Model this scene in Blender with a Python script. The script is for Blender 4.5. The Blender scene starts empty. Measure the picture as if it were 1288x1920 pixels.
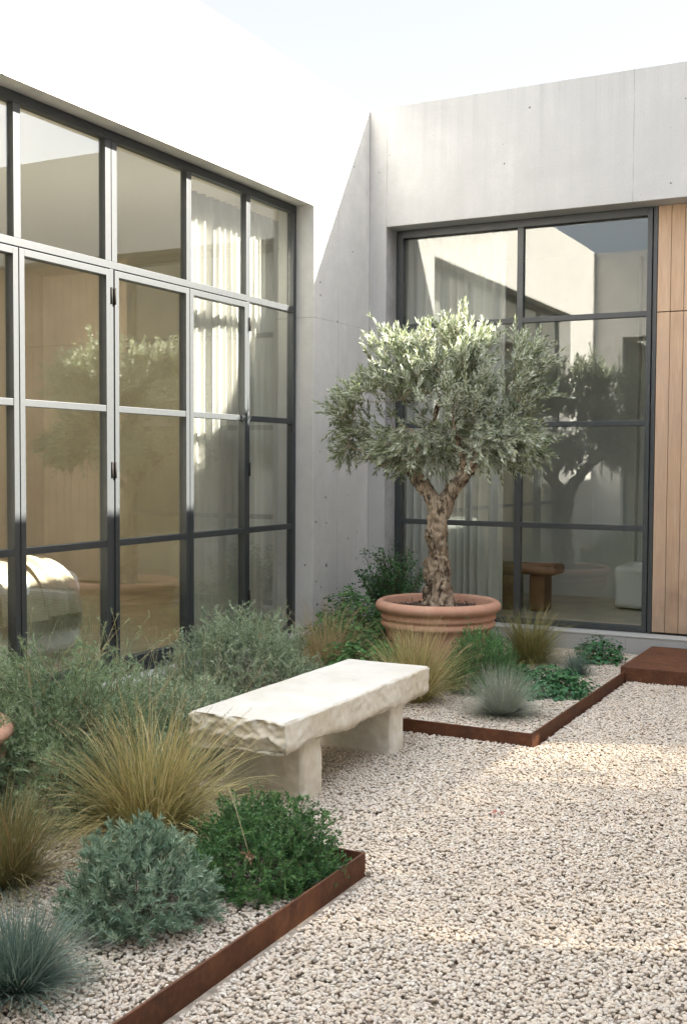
import bpy, bmesh, math, random
import numpy as np
from mathutils import Vector, Matrix, noise
random.seed(7)
RNG = np.random.default_rng(11)
S = bpy.context.scene
COL = S.collection
R_ = math.radians

# ------------------------------------------------------------------ helpers
def link(o, parent=None):
    COL.objects.link(o)
    if parent is not None:
        o.parent = parent
    return o

def tag(o, label=None, cat=None, group=None, kind=None):
    if label: o['label'] = label
    if cat: o['category'] = cat
    if group: o['group'] = group
    if kind: o['kind'] = kind
    return o

def empty(name, loc=(0, 0, 0), rz=0.0):
    o = bpy.data.objects.new(name, None)
    o.empty_display_size = 0.1
    o.location = loc
    o.rotation_euler.z = rz
    return link(o)

def mesh_np(name, verts, faces, mat, parent=None, attrs=None, smooth=False, loc=None):
    """verts (N,3); faces list / (M,k) array; attrs {name: per-vertex floats}"""
    me = bpy.data.meshes.new(name)
    if isinstance(faces, np.ndarray):
        V = np.asarray(verts, dtype=np.float32)
        me.vertices.add(len(V)); me.vertices.foreach_set('co', V.ravel())
        m, k = faces.shape
        me.loops.add(m * k); me.loops.foreach_set('vertex_index', faces.astype(np.int32).ravel())
        me.polygons.add(m)
        me.polygons.foreach_set('loop_start', np.arange(0, m * k, k, dtype=np.int32))
        me.update(calc_edges=True)
        me.validate()
    else:
        me.from_pydata([tuple(v) for v in verts], [], faces)
        me.update()
    if smooth:
        me.polygons.foreach_set('use_smooth', np.ones(len(me.polygons), dtype=bool))
    if attrs:
        for k_, a in attrs.items():
            at = me.attributes.new(k_, 'FLOAT', 'POINT')
            at.data.foreach_set('value', np.asarray(a, dtype=np.float32))
    if mat: me.materials.append(mat)
    o = bpy.data.objects.new(name, me)
    if loc: o.location = loc
    return link(o, parent)

def bm_obj(name, bm, mat, parent=None, smooth=False, bevel=0.0, seg=2):
    me = bpy.data.meshes.new(name)
    bmesh.ops.recalc_face_normals(bm, faces=bm.faces)
    bm.to_mesh(me); bm.free()
    if smooth:
        for p in me.polygons: p.use_smooth = True
    if mat: me.materials.append(mat)
    o = bpy.data.objects.new(name, me)
    link(o, parent)
    if bevel:
        b = o.modifiers.new('bevel', 'BEVEL'); b.width = bevel; b.segments = seg
        b.limit_method = 'ANGLE'; b.angle_limit = R_(40)
    return o

def box(bm, x0, x1, y0, y1, z0, z1):
    v = [bm.verts.new(p) for p in ((x0, y0, z0), (x1, y0, z0), (x1, y1, z0), (x0, y1, z0),
                                   (x0, y0, z1), (x1, y0, z1), (x1, y1, z1), (x0, y1, z1))]
    for f in ((3, 2, 1, 0), (4, 5, 6, 7), (0, 1, 5, 4), (1, 2, 6, 5), (2, 3, 7, 6), (3, 0, 4, 7)):
        bm.faces.new([v[i] for i in f])

def boxes(name, lst, mat, parent=None, bevel=0.0):
    bm = bmesh.new()
    for b in lst: box(bm, *b)
    return bm_obj(name, bm, mat, parent, bevel=bevel)

def cells(name, A, B, solid, t0, t1, axis, mat, parent=None, bevel=0.004):
    """wall sheet: A/B grid lines along-wall and up, solid(i,j), thickness t0..t1 on 'axis'. No inner faces."""
    bm = bmesh.new(); vc = {}
    def V(a, b, t):
        k = (round(a, 4), round(b, 4), round(t, 4))
        if k not in vc:
            vc[k] = bm.verts.new((t, a, b) if axis == 'x' else (a, t, b))
        return vc[k]
    n, m = len(A) - 1, len(B) - 1
    s = lambda i, j: 0 <= i < n and 0 <= j < m and solid(i, j)
    for i in range(n):
        for j in range(m):
            if not s(i, j): continue
            a0, a1, b0, b1 = A[i], A[i + 1], B[j], B[j + 1]
            bm.faces.new([V(a0, b0, t0), V(a1, b0, t0), V(a1, b1, t0), V(a0, b1, t0)])
            bm.faces.new([V(a0, b1, t1), V(a1, b1, t1), V(a1, b0, t1), V(a0, b0, t1)])
            if not s(i - 1, j): bm.faces.new([V(a0, b0, t0), V(a0, b1, t0), V(a0, b1, t1), V(a0, b0, t1)])
            if not s(i + 1, j): bm.faces.new([V(a1, b0, t1), V(a1, b1, t1), V(a1, b1, t0), V(a1, b0, t0)])
            if not s(i, j - 1): bm.faces.new([V(a0, b0, t1), V(a1, b0, t1), V(a1, b0, t0), V(a0, b0, t0)])
            if not s(i, j + 1): bm.faces.new([V(a0, b1, t0), V(a1, b1, t0), V(a1, b1, t1), V(a0, b1, t1)])
    return bm_obj(name, bm, mat, parent, bevel=bevel)

# ------------------------------------------------------------------ materials
def newmat(name):
    m = bpy.data.materials.new(name); m.use_nodes = True
    nt = m.node_tree
    for n in list(nt.nodes): nt.nodes.remove(n)
    out = nt.nodes.new('ShaderNodeOutputMaterial')
    return m, nt, out

class NT:
    def __init__(s, nt): s.nt = nt
    def n(s, t, **kw):
        x = s.nt.nodes.new('ShaderNode' + t)
        for k, v in kw.items(): setattr(x, k, v)
        return x
    def l(s, a, b): s.nt.links.new(a, b)
    def coord(s, kind='Object', scale=(1, 1, 1)):
        tc = s.n('TexCoord'); mp = s.n('Mapping'); mp.inputs['Scale'].default_value = scale
        s.l(tc.outputs[kind], mp.inputs['Vector']); return mp.outputs[0]
    def noise(s, vec, scale, detail=4, rough=.55, dist=0.0):
        x = s.n('TexNoise'); x.inputs['Scale'].default_value = scale; x.inputs['Detail'].default_value = detail
        x.inputs['Roughness'].default_value = rough; x.inputs['Distortion'].default_value = dist
        s.l(vec, x.inputs['Vector']); return x.outputs['Fac']
    def ramp(s, fac, pts):
        x = s.n('ValToRGB'); e = x.color_ramp.elements
        while len(e) < len(pts): e.new(.5)
        for i, (p, c) in enumerate(pts):
            e[i].position = p; e[i].color = (c, c, c, 1) if isinstance(c, (int, float)) else (*c, 1)
        s.l(fac, x.inputs[0]); return x.outputs[0]
    def mix(s, fac, a, b, mode='MIX'):
        x = s.n('Mix', data_type='RGBA', blend_type=mode)
        for sock, v in ((x.inputs['Factor'], fac), (x.inputs['A'], a), (x.inputs['B'], b)):
            if hasattr(v, 'links'): s.l(v, sock)
            elif isinstance(v, (int, float)) and sock.type == 'VALUE': sock.default_value = v
            else: sock.default_value = (*v, 1) if not isinstance(v, (int, float)) else (v, v, v, 1)
        # the RGBA sockets share names: take the ones of colour type
        return x.outputs['Result']
    def mixc(s, fac, a, b, mode='MIX'):
        x = s.n('MixRGB', blend_type=mode)
        for i, v in ((0, fac), (1, a), (2, b)):
            if hasattr(v, 'links'): s.l(v, x.inputs[i])
            elif i == 0: x.inputs[0].default_value = v
            else: x.inputs[i].default_value = (*v, 1) if not isinstance(v, (int, float)) else (v, v, v, 1)
        return x.outputs[0]
    def math(s, op, a, b=0.0, clamp=False):
        x = s.n('Math', operation=op, use_clamp=clamp)
        for i, v in ((0, a), (1, b)):
            if hasattr(v, 'links'): s.l(v, x.inputs[i])
            else: x.inputs[i].default_value = v
        return x.outputs[0]
    def bump(s, h, strength=.3, dist=.01, prev=None):
        x = s.n('Bump'); x.inputs['Strength'].default_value = strength; x.inputs['Distance'].default_value = dist
        s.l(h, x.inputs['Height'])
        if prev is not None: s.l(prev, x.inputs['Normal'])
        return x.outputs[0]
    def bsdf(s, col, rough=.6, nrm=None, metal=0.0, spec=.5, sheen=0.0):
        x = s.n('BsdfPrincipled')
        for k, v in (('Base Color', col), ('Roughness', rough), ('Metallic', metal)):
            if hasattr(v, 'links'): s.l(v, x.inputs[k])
            elif k == 'Base Color': x.inputs[k].default_value = (*v, 1)
            else: x.inputs[k].default_value = v
        x.inputs['Specular IOR Level'].default_value = spec
        if sheen: x.inputs['Sheen Weight'].default_value = sheen
        if nrm is not None: s.l(nrm, x.inputs['Normal'])
        return x.outputs[0]

def m_concrete(name, c0, c1, joints_x=(), joints_y=(), joints_z=()):
    m, nt, out = newmat(name); N = NT(nt)
    v = N.coord()
    big = N.noise(v, .9, 5, .6, .6)
    vs = N.coord(scale=(2.2, 2.2, .16)); streak = N.noise(vs, 2.4, 6, .65, .3)
    fine = N.noise(v, 60, 3, .6); mid = N.noise(v, 7, 5, .65)
    c = N.mixc(N.ramp(big, [(.3, 0), (.7, 1)]), c0, c1)
    c = N.mixc(N.ramp(streak, [(.45, .0), (.8, .28)]), c, tuple(x * .74 for x in c0))
    c = N.mixc(N.ramp(N.noise(vs, 5.5, 4, .7), [(.5, 0), (.8, .16)]), c, tuple(min(1, x * 1.2) for x in c1))
    c = N.mixc(N.ramp(mid, [(.36, 0), (.70, .75)]), c, tuple(x * .8 for x in c1))
    c = N.mixc(N.ramp(fine, [(.35, .12), (.65, 0)]), c, tuple(x * .6 for x in c0))
    # darker weather stains running down from the parapet, and splash dirt at the base
    sp0 = N.n('SeparateXYZ'); N.l(v, sp0.inputs[0])
    run = N.noise(N.coord(scale=(7, 7, .12)), 1.6, 5, .7)
    top = N.ramp(N.math('DIVIDE', sp0.outputs[2], 5.0), [(.80, 0), (.99, 1)])
    c = N.mixc(N.math('MULTIPLY', N.ramp(run, [(.48, 0), (.72, .34)]), top), c, tuple(x * .62 for x in c0))
    base = N.ramp(N.math('ADD', sp0.outputs[2], N.math('MULTIPLY', N.noise(v, 3, 5), .5)), [(.2, .55), (.75, 0)])
    c = N.mixc(base, c, tuple(x * .62 for x in c0))
    # pin holes
    vo = N.n('TexVoronoi'); vo.inputs['Scale'].default_value = 3.1; N.l(v, vo.inputs['Vector'])
    sepc = N.n('SeparateColor'); N.l(vo.outputs['Color'], sepc.inputs[0])
    hole = N.math('LESS_THAN', vo.outputs['Distance'], N.math('MULTIPLY', N.math('POWER', sepc.outputs[0], 1.8), .065))
    vo2 = N.n('TexVoronoi'); vo2.inputs['Scale'].default_value = 9.; N.l(v, vo2.inputs['Vector'])
    sep2 = N.n('SeparateColor'); N.l(vo2.outputs['Color'], sep2.inputs[0])
    hole2 = N.math('LESS_THAN', vo2.outputs['Distance'], N.math('MULTIPLY', N.math('POWER', sep2.outputs[0], 4.5), .10))
    hole = N.math('MAXIMUM', hole, hole2)
    c = N.mixc(N.math('MULTIPLY', hole, .9), c, tuple(x * .25 for x in c0))
    # formwork joints
    sep = N.n('SeparateXYZ'); N.l(v, sep.inputs[0]); J = None
    wob = N.math('MULTIPLY', N.math('SUBTRACT', N.noise(v, 3, 3), .5), .012)
    for ax, lst in ((0, joints_x), (1, joints_y), (2, joints_z)):
        for q in lst:
            d = N.math('ABSOLUTE', N.math('SUBTRACT', N.math('ADD', sep.outputs[ax], wob), q))
            g = N.math('LESS_THAN', d, .004)
            J = g if J is None else N.math('MAXIMUM', J, g)
    h = N.math('ADD', N.math('MULTIPLY', fine, .3), mid)
    h = N.math('SUBTRACT', h, N.math('MULTIPLY', hole, 1.5))
    if J is not None:
        Jb = N.math('MULTIPLY', J, N.ramp(N.noise(v, 4, 3), [(.35, .2), (.6, 1)]))
        c = N.mixc(N.math('MULTIPLY', Jb, .5), c, tuple(x * .45 for x in c0))
        h = N.math('SUBTRACT', h, N.math('MULTIPLY', Jb, 1.2))
    nrm = N.bump(h, .25, .006)
    N.l(N.bsdf(c, .85, nrm, spec=.25), out.inputs[0]); return m

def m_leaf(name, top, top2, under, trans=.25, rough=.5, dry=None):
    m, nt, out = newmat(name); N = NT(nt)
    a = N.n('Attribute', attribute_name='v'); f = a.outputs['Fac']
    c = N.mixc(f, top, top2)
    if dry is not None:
        c = N.mixc(N.ramp(f, [(.93, 0), (.96, 1)]), c, dry)
    g = N.n('NewGeometry'); c = N.mixc(g.outputs['Backfacing'], c, under if under else c)
    b = N.bsdf(c, rough, spec=.35)
    t = N.n('BsdfTranslucent'); N.l(c, t.inputs[0])
    mx = N.n('MixShader'); mx.inputs[0].default_value = trans
    N.l(b, mx.inputs[1]); N.l(t.outputs[0], mx.inputs[2]); N.l(mx.outputs[0], out.inputs[0]); return m

def m_simple(name, col, rough=.6, scale=0, amt=.15, metal=0.0, spec=.5, bump=.0, sheen=0.0, bscale=None):
    m, nt, out = newmat(name); N = NT(nt)
    c = col; nrm = None
    if scale:
        v = N.coord(); nz = N.noise(v, scale, 5, .6)
        c = N.mixc(N.ramp(nz, [(.3, 0), (.7, 1)]), tuple(x * (1 - amt) for x in col), tuple(min(1, x * (1 + amt)) for x in col))
        if bump: nrm = N.bump(N.noise(v, bscale or scale * 4, 4), bump, .004)
    N.l(N.bsdf(c, rough, nrm, metal, spec, sheen), out.inputs[0]); return m

def m_glass(name, r0=.07, tint=(.93, .96, .94)):
    m, nt, out = newmat(name); N = NT(nt)
    lw = N.n('LayerWeight'); lw.inputs['Blend'].default_value = .5
    f5 = N.math('POWER', lw.outputs['Facing'], 4.0)
    F = N.math('ADD', r0, N.math('MULTIPLY', f5, 1 - r0), clamp=True)
    t = N.n('BsdfTransparent'); t.inputs[0].default_value = (*tint, 1)
    g = N.n('BsdfGlossy'); g.inputs['Roughness'].default_value = .0; g.inputs[0].default_value = (.96, .98, .97, 1)
    nz = N.noise(N.coord(), .9, 2, .5); N.l(N.bump(nz, .06, .02), g.inputs['Normal'])
    mx = N.n('MixShader'); N.l(F, mx.inputs[0]); N.l(t.outputs[0], mx.inputs[1]); N.l(g.outputs[0], mx.inputs[2])
    N.l(mx.outputs[0], out.inputs[0]); return m

M = {}
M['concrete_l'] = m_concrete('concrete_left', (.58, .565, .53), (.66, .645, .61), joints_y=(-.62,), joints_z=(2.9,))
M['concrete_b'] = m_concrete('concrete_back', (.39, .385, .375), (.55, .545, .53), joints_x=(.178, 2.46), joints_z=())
M['concrete_g'] = m_concrete('concrete_garden', (.70, .68, .64), (.78, .76, .72), joints_x=(1.2,), joints_y=(-2, -5), joints_z=(2.5,))
M['plinth'] = m_concrete('concrete_sill', (.42, .41, .38), (.52, .51, .48))
M['render'] = m_simple('interior_plaster', (.86, .82, .72), .9, 1.2, .12)
M['render_d'] = m_simple('interior_grey_plaster', (.68, .68, .64), .9, 1.2, .1)
M['ceiling'] = m_simple('ceiling_plaster', (.8, .77, .7), .9)
M['floor'] = m_simple('oak_floor', (.56, .49, .38), .45, 3, .25)
M['steel'] = m_simple('dark_steel_paint', (.026, .031, .033), .46, 30, .12, spec=.8, bump=.05)
M['hinge'] = m_simple('black_iron', (.02, .018, .016), .75, spec=.2)
M['glass'] = m_glass('window_glass', .15, (.95, .965, .95))
M['glass_b'] = m_glass('back_window_glass', .085, (.95, .965, .95))
M['glass_dim'] = m_glass('sun_dimming_glass', .06, (.50, .48, .44))  # tint dims the sun let in by the added east opening

def m_corten():
    m, nt, out = newmat('corten_steel'); N = NT(nt); v = N.coord()
    a = N.noise(v, 6, 6, .7, .4); b = N.noise(v, 40, 4, .6); s = N.noise(N.coord(scale=(8, 8, 1.2)), 3, 4, .6)
    c = N.mixc(N.ramp(a, [(.3, 0), (.7, 1)]), (.060, .023, .012), (.135, .052, .022))
    c = N.mixc(N.ramp(b, [(.5, 0), (.75, .5)]), c, (.18, .075, .033))
    c = N.mixc(N.ramp(s, [(.5, 0), (.8, .5)]), c, (.05, .022, .014))
    N.l(N.bsdf(c, .75, N.bump(b, .3, .003), spec=.3), out.inputs[0]); return m
M['corten'] = m_corten()

def m_wood(name, c0, c1, c2):
    m, nt, out = newmat(name); N = NT(nt)
    v = N.coord()
    sep = N.n('SeparateXYZ'); N.l(v, sep.inputs[0])
    bid = N.math('FLOOR', N.math('DIVIDE', N.math('SUBTRACT', sep.outputs[0], 2.628), .1115))
    wn = N.n('TexWhiteNoise', noise_dimensions='1D'); N.l(bid, wn.inputs['W'])
    cmb = N.n('CombineXYZ'); N.l(N.math('MULTIPLY', wn.outputs[0], 37.0), cmb.inputs[2])
    N.l(N.math('MULTIPLY', wn.outputs[0], 11.0), cmb.inputs[0])
    add = N.n('VectorMath', operation='ADD'); N.l(v, add.inputs[0]); N.l(cmb.outputs[0], add.inputs[1])
    mp = N.n('Mapping'); mp.inputs['Scale'].default_value = (14, 14, .7); N.l(add.outputs[0], mp.inputs[0])
    g = N.noise(mp.outputs[0], 3.0, 6, .65, 1.2)
    mp2 = N.n('Mapping'); mp2.inputs['Scale'].default_value = (60, 60, 1.5); N.l(add.outputs[0], mp2.inputs[0])
    g2 = N.noise(mp2.outputs[0], 4, 4, .6)
    c = N.mixc(N.ramp(g, [(.25, 0), (.75, 1)]), c0, c1)
    c = N.mixc(N.math('MULTIPLY', wn.outputs[0], .45), c, c2)
    c = N.mixc(N.ramp(g2, [(.45, 0), (.8, .35)]), c, tuple(x * .45 for x in c0))
    # weathering: greyer and stained near the ground
    d = N.math('ADD', sep.outputs[2], N.math('MULTIPLY', N.noise(v, 5, 4), 1.0))
    c = N.mixc(N.ramp(N.math('DIVIDE', d, 4.0), [(.13, .75), (.30, .0)]), c, (.15, .10, .065))
    c = N.mixc(N.ramp(N.noise(v, 2.3, 3), [(.35, .35), (.6, 0)]), c, (.42, .31, .24))
    N.l(N.bsdf(c, .65, N.bump(g2, .15, .003), spec=.3), out.inputs[0]); return m
M['wood'] = m_wood('weathered_cedar', (.42, .26, .155), (.58, .41, .27), (.62, .45, .33))
M['stoolwood'] = m_simple('stool_oak', (.22, .12, .05), .55, 6, .3)

def m_stone():
    m, nt, out = newmat('limestone'); N = NT(nt); v = N.coord()
    a = N.noise(v, 3.2, 6, .65, .4); b = N.noise(v, 22, 6, .7); f = N.noise(v, 90, 3, .6)
    c = N.mixc(N.ramp(a, [(.3, 0), (.7, 1)]), (.60, .53, .41), (.76, .72, .63))
    c = N.mixc(N.ramp(b, [(.45, 0), (.8, .55)]), c, (.50, .41, .27))
    c = N.mixc(N.ramp(N.noise(v, 5, 4, .7, 1.5), [(.52, 0), (.72, .5)]), c, (.68, .66, .61))
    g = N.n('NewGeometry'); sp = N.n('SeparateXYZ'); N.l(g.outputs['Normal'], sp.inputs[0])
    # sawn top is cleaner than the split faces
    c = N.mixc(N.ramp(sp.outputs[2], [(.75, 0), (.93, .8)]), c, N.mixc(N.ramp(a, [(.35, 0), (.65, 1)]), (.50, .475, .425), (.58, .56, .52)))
    vo = N.n('TexVoronoi'); vo.inputs['Scale'].default_value = 14; N.l(v, vo.inputs['Vector'])
    sc = N.n('SeparateColor'); N.l(vo.outputs['Color'], sc.inputs[0])
    pit = N.math('LESS_THAN', vo.outputs['Distance'], N.math('MULTIPLY', N.math('POWER', sc.outputs[0], 5.0), .14))
    c = N.mixc(N.math('MULTIPLY', pit, .6), c, (.32, .25, .16))
    h = N.math('SUBTRACT', N.math('ADD', b, N.math('MULTIPLY', f, .4)), pit)
    N.l(N.bsdf(c, .85, N.bump(h, .45, .006), spec=.2), out.inputs[0]); return m
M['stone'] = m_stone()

def m_terracotta():
    m, nt, out = newmat('terracotta'); N = NT(nt); v = N.coord()
    a = N.noise(v, 3, 6, .65, .4); b = N.noise(v, 45, 4, .6)
    c = N.mixc(N.ramp(a, [(.3, 0), (.7, 1)]), (.44, .235, .155), (.55, .325, .235))
    c = N.mixc(N.ramp(N.noise(v, 9, 6, .75, .5), [(.5, 0), (.75, .4)]), c, (.60, .42, .33))
    c = N.mixc(N.ramp(b, [(.5, 0), (.8, .25)]), c, (.3, .12, .07))
    N.l(N.bsdf(c, .8, N.bump(b, .15, .003), spec=.25), out.inputs[0]); return m
M['terracotta'] = m_terracotta()

def m_pebble():
    m, nt, out = newmat('pebbles'); N = NT(nt)
    oi = N.n('ObjectInfo')
    c = N.ramp(oi.outputs['Random'], [(0, (.47, .40, .33)), (.14, (.54, .47, .39)), (.32, (.50, .42, .33)), (.5, (.62, .57, .49)),
                                      (.68, (.45, .40, .35)), (.8, (.57, .47, .37)), (.93, (.40, .33, .26)), (1, (.68, .64, .58))])
    v = N.coord(); nz = N.noise(v, 1.6, 4, .6)
    c = N.mixc(N.ramp(nz, [(.35, .25), (.65, 0)]), c, (.42, .34, .26))
    N.l(N.bsdf(c, .75, spec=.3), out.inputs[0]); return m
M['pebble'] = m_pebble()
M['soil'] = m_simple('earth', (.34, .28, .215), .95, 30, .35, bump=.4)
M['potsoil'] = m_simple('potting_soil', (.055, .038, .028), .95, 40, .5, bump=.8)

def m_bark():
    m, nt, out = newmat('olive_bark'); N = NT(nt); v = N.coord()
    a = N.noise(N.coord(scale=(1, 1, .35)), 14, 7, .7, 1.5); b = N.noise(v, 60, 5, .7)
    big = N.noise(N.coord(scale=(1, 1, .5)), 5, 4, .6, 1.)
    c = N.mixc(N.ramp(big, [(.35, 0), (.62, 1)]), (.20, .15, .105), (.52, .42, .31))
    c = N.mixc(N.ramp(a, [(.42, .95), (.52, 0)]), c, (.045, .03, .022))
    c = N.mixc(N.ramp(b, [(.5, 0), (.8, .5)]), c, (.42, .35, .27))
    h = N.math('ADD', a, N.math('MULTIPLY', b, .5))
    N.l(N.bsdf(c, .85, N.bump(h, .8, .012), spec=.2), out.inputs[0]); return m
M['bark'] = m_bark()
M['twig'] = m_simple('olive_twig', (.30, .24, .16), .8, 20, .25)
M['olive'] = m_leaf('olive_leaf', (.14, .18, .085), (.33, .37, .215), (.50, .53, .42), .32, .45)
M['lav'] = m_leaf('lavender_leaf', (.18, .25, .14), (.52, .60, .42), None, .22, .6, dry=(.36, .30, .17))
M['lavd'] = m_leaf('cotton_lavender_leaf', (.11, .19, .085), (.38, .48, .29), None, .22, .6, dry=(.3, .25, .14))
M['bluegrey'] = m_leaf('blue_grey_leaf', (.11, .20, .125), (.40, .50, .36), None, .2, .55)
M['dark'] = m_leaf('dark_green_leaf', (.03, .105, .035), (.14, .27, .08), None, .22, .45)
M['rosem'] = m_leaf('rosemary_leaf', (.05, .15, .05), (.15, .30, .09), None, .25, .5)
M['creep'] = m_leaf('creeper_leaf', (.026, .11, .038), (.07, .19, .065), None, .22, .4)
M['geran'] = m_leaf('geranium_leaf', (.045, .135, .04), (.13, .26, .075), None, .28, .5)
M['darkleaf'] = m_leaf('shrub_leaf', (.035, .11, .04), (.09, .19, .07), None, .2, .45)
M['gold'] = m_leaf('golden_grass', (.22, .22, .07), (.66, .54, .27), None, .3, .55, dry=(.42, .25, .10))
M['goldg'] = m_leaf('green_gold_grass', (.15, .17, .05), (.42, .36, .15), None, .3, .55)
M['straw'] = m_leaf('straw_grass', (.44, .34, .17), (.62, .51, .30), None, .3, .6)
M['tuft'] = m_leaf('olive_brown_grass', (.11, .12, .04), (.30, .24, .11), None, .3, .55, dry=(.3, .16, .07))
M['blue'] = m_leaf('blue_fescue', (.085, .145, .125), (.26, .33, .26), None, .25, .55, dry=(.45, .40, .28))
M['silver'] = m_leaf('silver_fescue', (.21, .245, .19), (.42, .44, .35), None, .25, .55, dry=(.45, .40, .28))
M['stem'] = m_simple('green_stem', (.16, .17, .09), .7)
M['drystem'] = m_simple('dry_stem', (.40, .32, .18), .7)
M['woodstem'] = m_simple('woody_stem', (.13, .10, .07), .8)

def m_cloth(name, col, trans=.0, scale=0, weave=False):
    m, nt, out = newmat(name); N = NT(nt); nrm = None; c = col
    if weave:
        v = N.coord()
        w = N.n('TexWave'); w.inputs['Scale'].default_value = 28; w.bands_direction = 'Z'; w.inputs['Distortion'].default_value = 1.2
        w.inputs['Detail'].default_value = 2; N.l(v, w.inputs['Vector'])
        c = N.mixc(w.outputs['Fac'], tuple(x * .72 for x in col), col); nrm = N.bump(w.outputs['Fac'], .4, .006)
    b = N.bsdf(c, .9, nrm, spec=.1)
    if trans:
        t = N.n('BsdfTranslucent'); t.inputs[0].default_value = (*col, 1)
        mx = N.n('MixShader'); mx.inputs[0].default_value = trans
        N.l(b, mx.inputs[1]); N.l(t.outputs[0], mx.inputs[2]); N.l(mx.outputs[0], out.inputs[0])
    else: N.l(b, out.inputs[0])
    return m
M['sheer'] = m_cloth('sheer_linen', (.86, .845, .81), .45)
M['linen'] = m_cloth('white_linen', (.80, .79, .76))
M['throw'] = m_cloth('knitted_throw', (.62, .54, .41), weave=True)

# ------------------------------------------------------------------ ground
g = boxes('ground', [(-60, 60, -60, 60, -.5, -.012)], M['soil']); tag(g, kind='structure', label='earth under the gravel', cat='ground')

def gravel(name, poly, density, z, seed, label, size=1.0):
    me = bpy.data.meshes.new(name); me.from_pydata([(x, y, z) for x, y in poly], [], [list(range(len(poly)))]); me.update()
    me.materials.append(M['pebble'])
    o = link(bpy.data.objects.new(name, me)); tag(o, label, 'gravel', kind='stuff')
    ng = bpy.data.node_groups.new(name + '_nodes', 'GeometryNodeTree')
    ng.interface.new_socket('Geometry', in_out='INPUT', socket_type='NodeSocketGeometry')
    ng.interface.new_socket('Geometry', in_out='OUTPUT', socket_type='NodeSocketGeometry')
    n = lambda t: ng.nodes.new(t); l = ng.links.new
    gi = n('NodeGroupInput'); go = n('NodeGroupOutput')
    dp = n('GeometryNodeDistributePointsOnFaces'); dp.inputs['Density'].default_value = density; dp.inputs['Seed'].default_value = seed
    l(gi.outputs[0], dp.inputs['Mesh'])
    g2i = n('GeometryNodeGeometryToInstance')
    for k in range(7):
        ico = n('GeometryNodeMeshIcoSphere'); ico.inputs['Subdivisions'].default_value = 3; ico.inputs['Radius'].default_value = 1.0
        nz = n('ShaderNodeTexNoise'); nz.noise_dimensions = '4D'; nz.inputs['Scale'].default_value = .75
        nz.inputs['W'].default_value = k * 3.7 + seed; nz.inputs['Detail'].default_value = 1.5
        sub = n('ShaderNodeVectorMath'); sub.operation = 'SUBTRACT'; sub.inputs[1].default_value = (.5, .5, .5)
        scl = n('ShaderNodeVectorMath'); scl.operation = 'SCALE'; scl.inputs['Scale'].default_value = .75
        l(nz.outputs['Color'], sub.inputs[0]); l(sub.outputs[0], scl.inputs[0])
        sp = n('GeometryNodeSetPosition'); l(ico.outputs['Mesh'], sp.inputs['Geometry']); l(scl.outputs[0], sp.inputs['Offset'])
        ss = n('GeometryNodeSetShadeSmooth'); l(sp.outputs[0], ss.inputs[0])
        sm = n('GeometryNodeSetMaterial'); sm.inputs['Material'].default_value = M['pebble']; l(ss.outputs[0], sm.inputs[0])
        l(sm.outputs[0], g2i.inputs[0])
    def rnd(dt, lo, hi, sd):
        r = n('FunctionNodeRandomValue'); r.data_type = dt; r.inputs['Seed'].default_value = sd
        if dt == 'FLOAT_VECTOR': r.inputs[0].default_value = lo; r.inputs[1].default_value = hi; return r.outputs[0]
        r.inputs[2].default_value = lo; r.inputs[3].default_value = hi; return r.outputs[1]
    zo = rnd('FLOAT_VECTOR', (0, 0, -.008), (0, 0, .008), 3)
    spp = n('GeometryNodeSetPosition'); l(dp.outputs['Points'], spp.inputs[0]); l(zo, spp.inputs['Offset'])
    ip = n('GeometryNodeInstanceOnPoints'); ip.inputs['Pick Instance'].default_value = True
    l(spp.outputs[0], ip.inputs['Points']); l(g2i.outputs[0], ip.inputs['Instance'])
    rot = rnd('FLOAT_VECTOR', (-.45, -.45, 0), (.45, .45, 6.28), 5)
    l(rot, ip.inputs['Rotation'])
    sv = rnd('FLOAT_VECTOR', (.0062 * size, .0048 * size, .0038 * size), (.0118 * size, .0084 * size, .0062 * size), 6); l(sv, ip.inputs['Scale'])
    l(ip.outputs[0], go.inputs[0])
    md = o.modifiers.new('pebbles', 'NODES'); md.node_group = ng
    return o

gravel('courtyard_gravel', [(1.15, -5.6), (1.15, -3.36), (2.745, -3.36), (2.745, -1.1), (4.6, -1.1), (5.38, -3.2), (5.38, -7.6), (2.80, -7.6), (2.80, -5.6)], 9600, .002, 1, 'pale beige pebble gravel covering the courtyard floor')
gravel('planting_bed_gravel', [(.02, -3.33), (2.71, -3.33), (2.71, -.9), (2.6, -.02), (.02, -.02)], 8400, .026, 2, 'pale pebble mulch in the far planting bed around the potted olive', .95)
gravel('front_bed_gravel', [(.5, -7.45), (2.745, -7.45), (2.745, -5.62), (1.1, -5.62), (1.1, -3.34), (.02, -3.34), (.02, -7.45)], 8400, .026, 4, 'pale pebble mulch in the front planting bed beside the rusty edging', .95)

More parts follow.
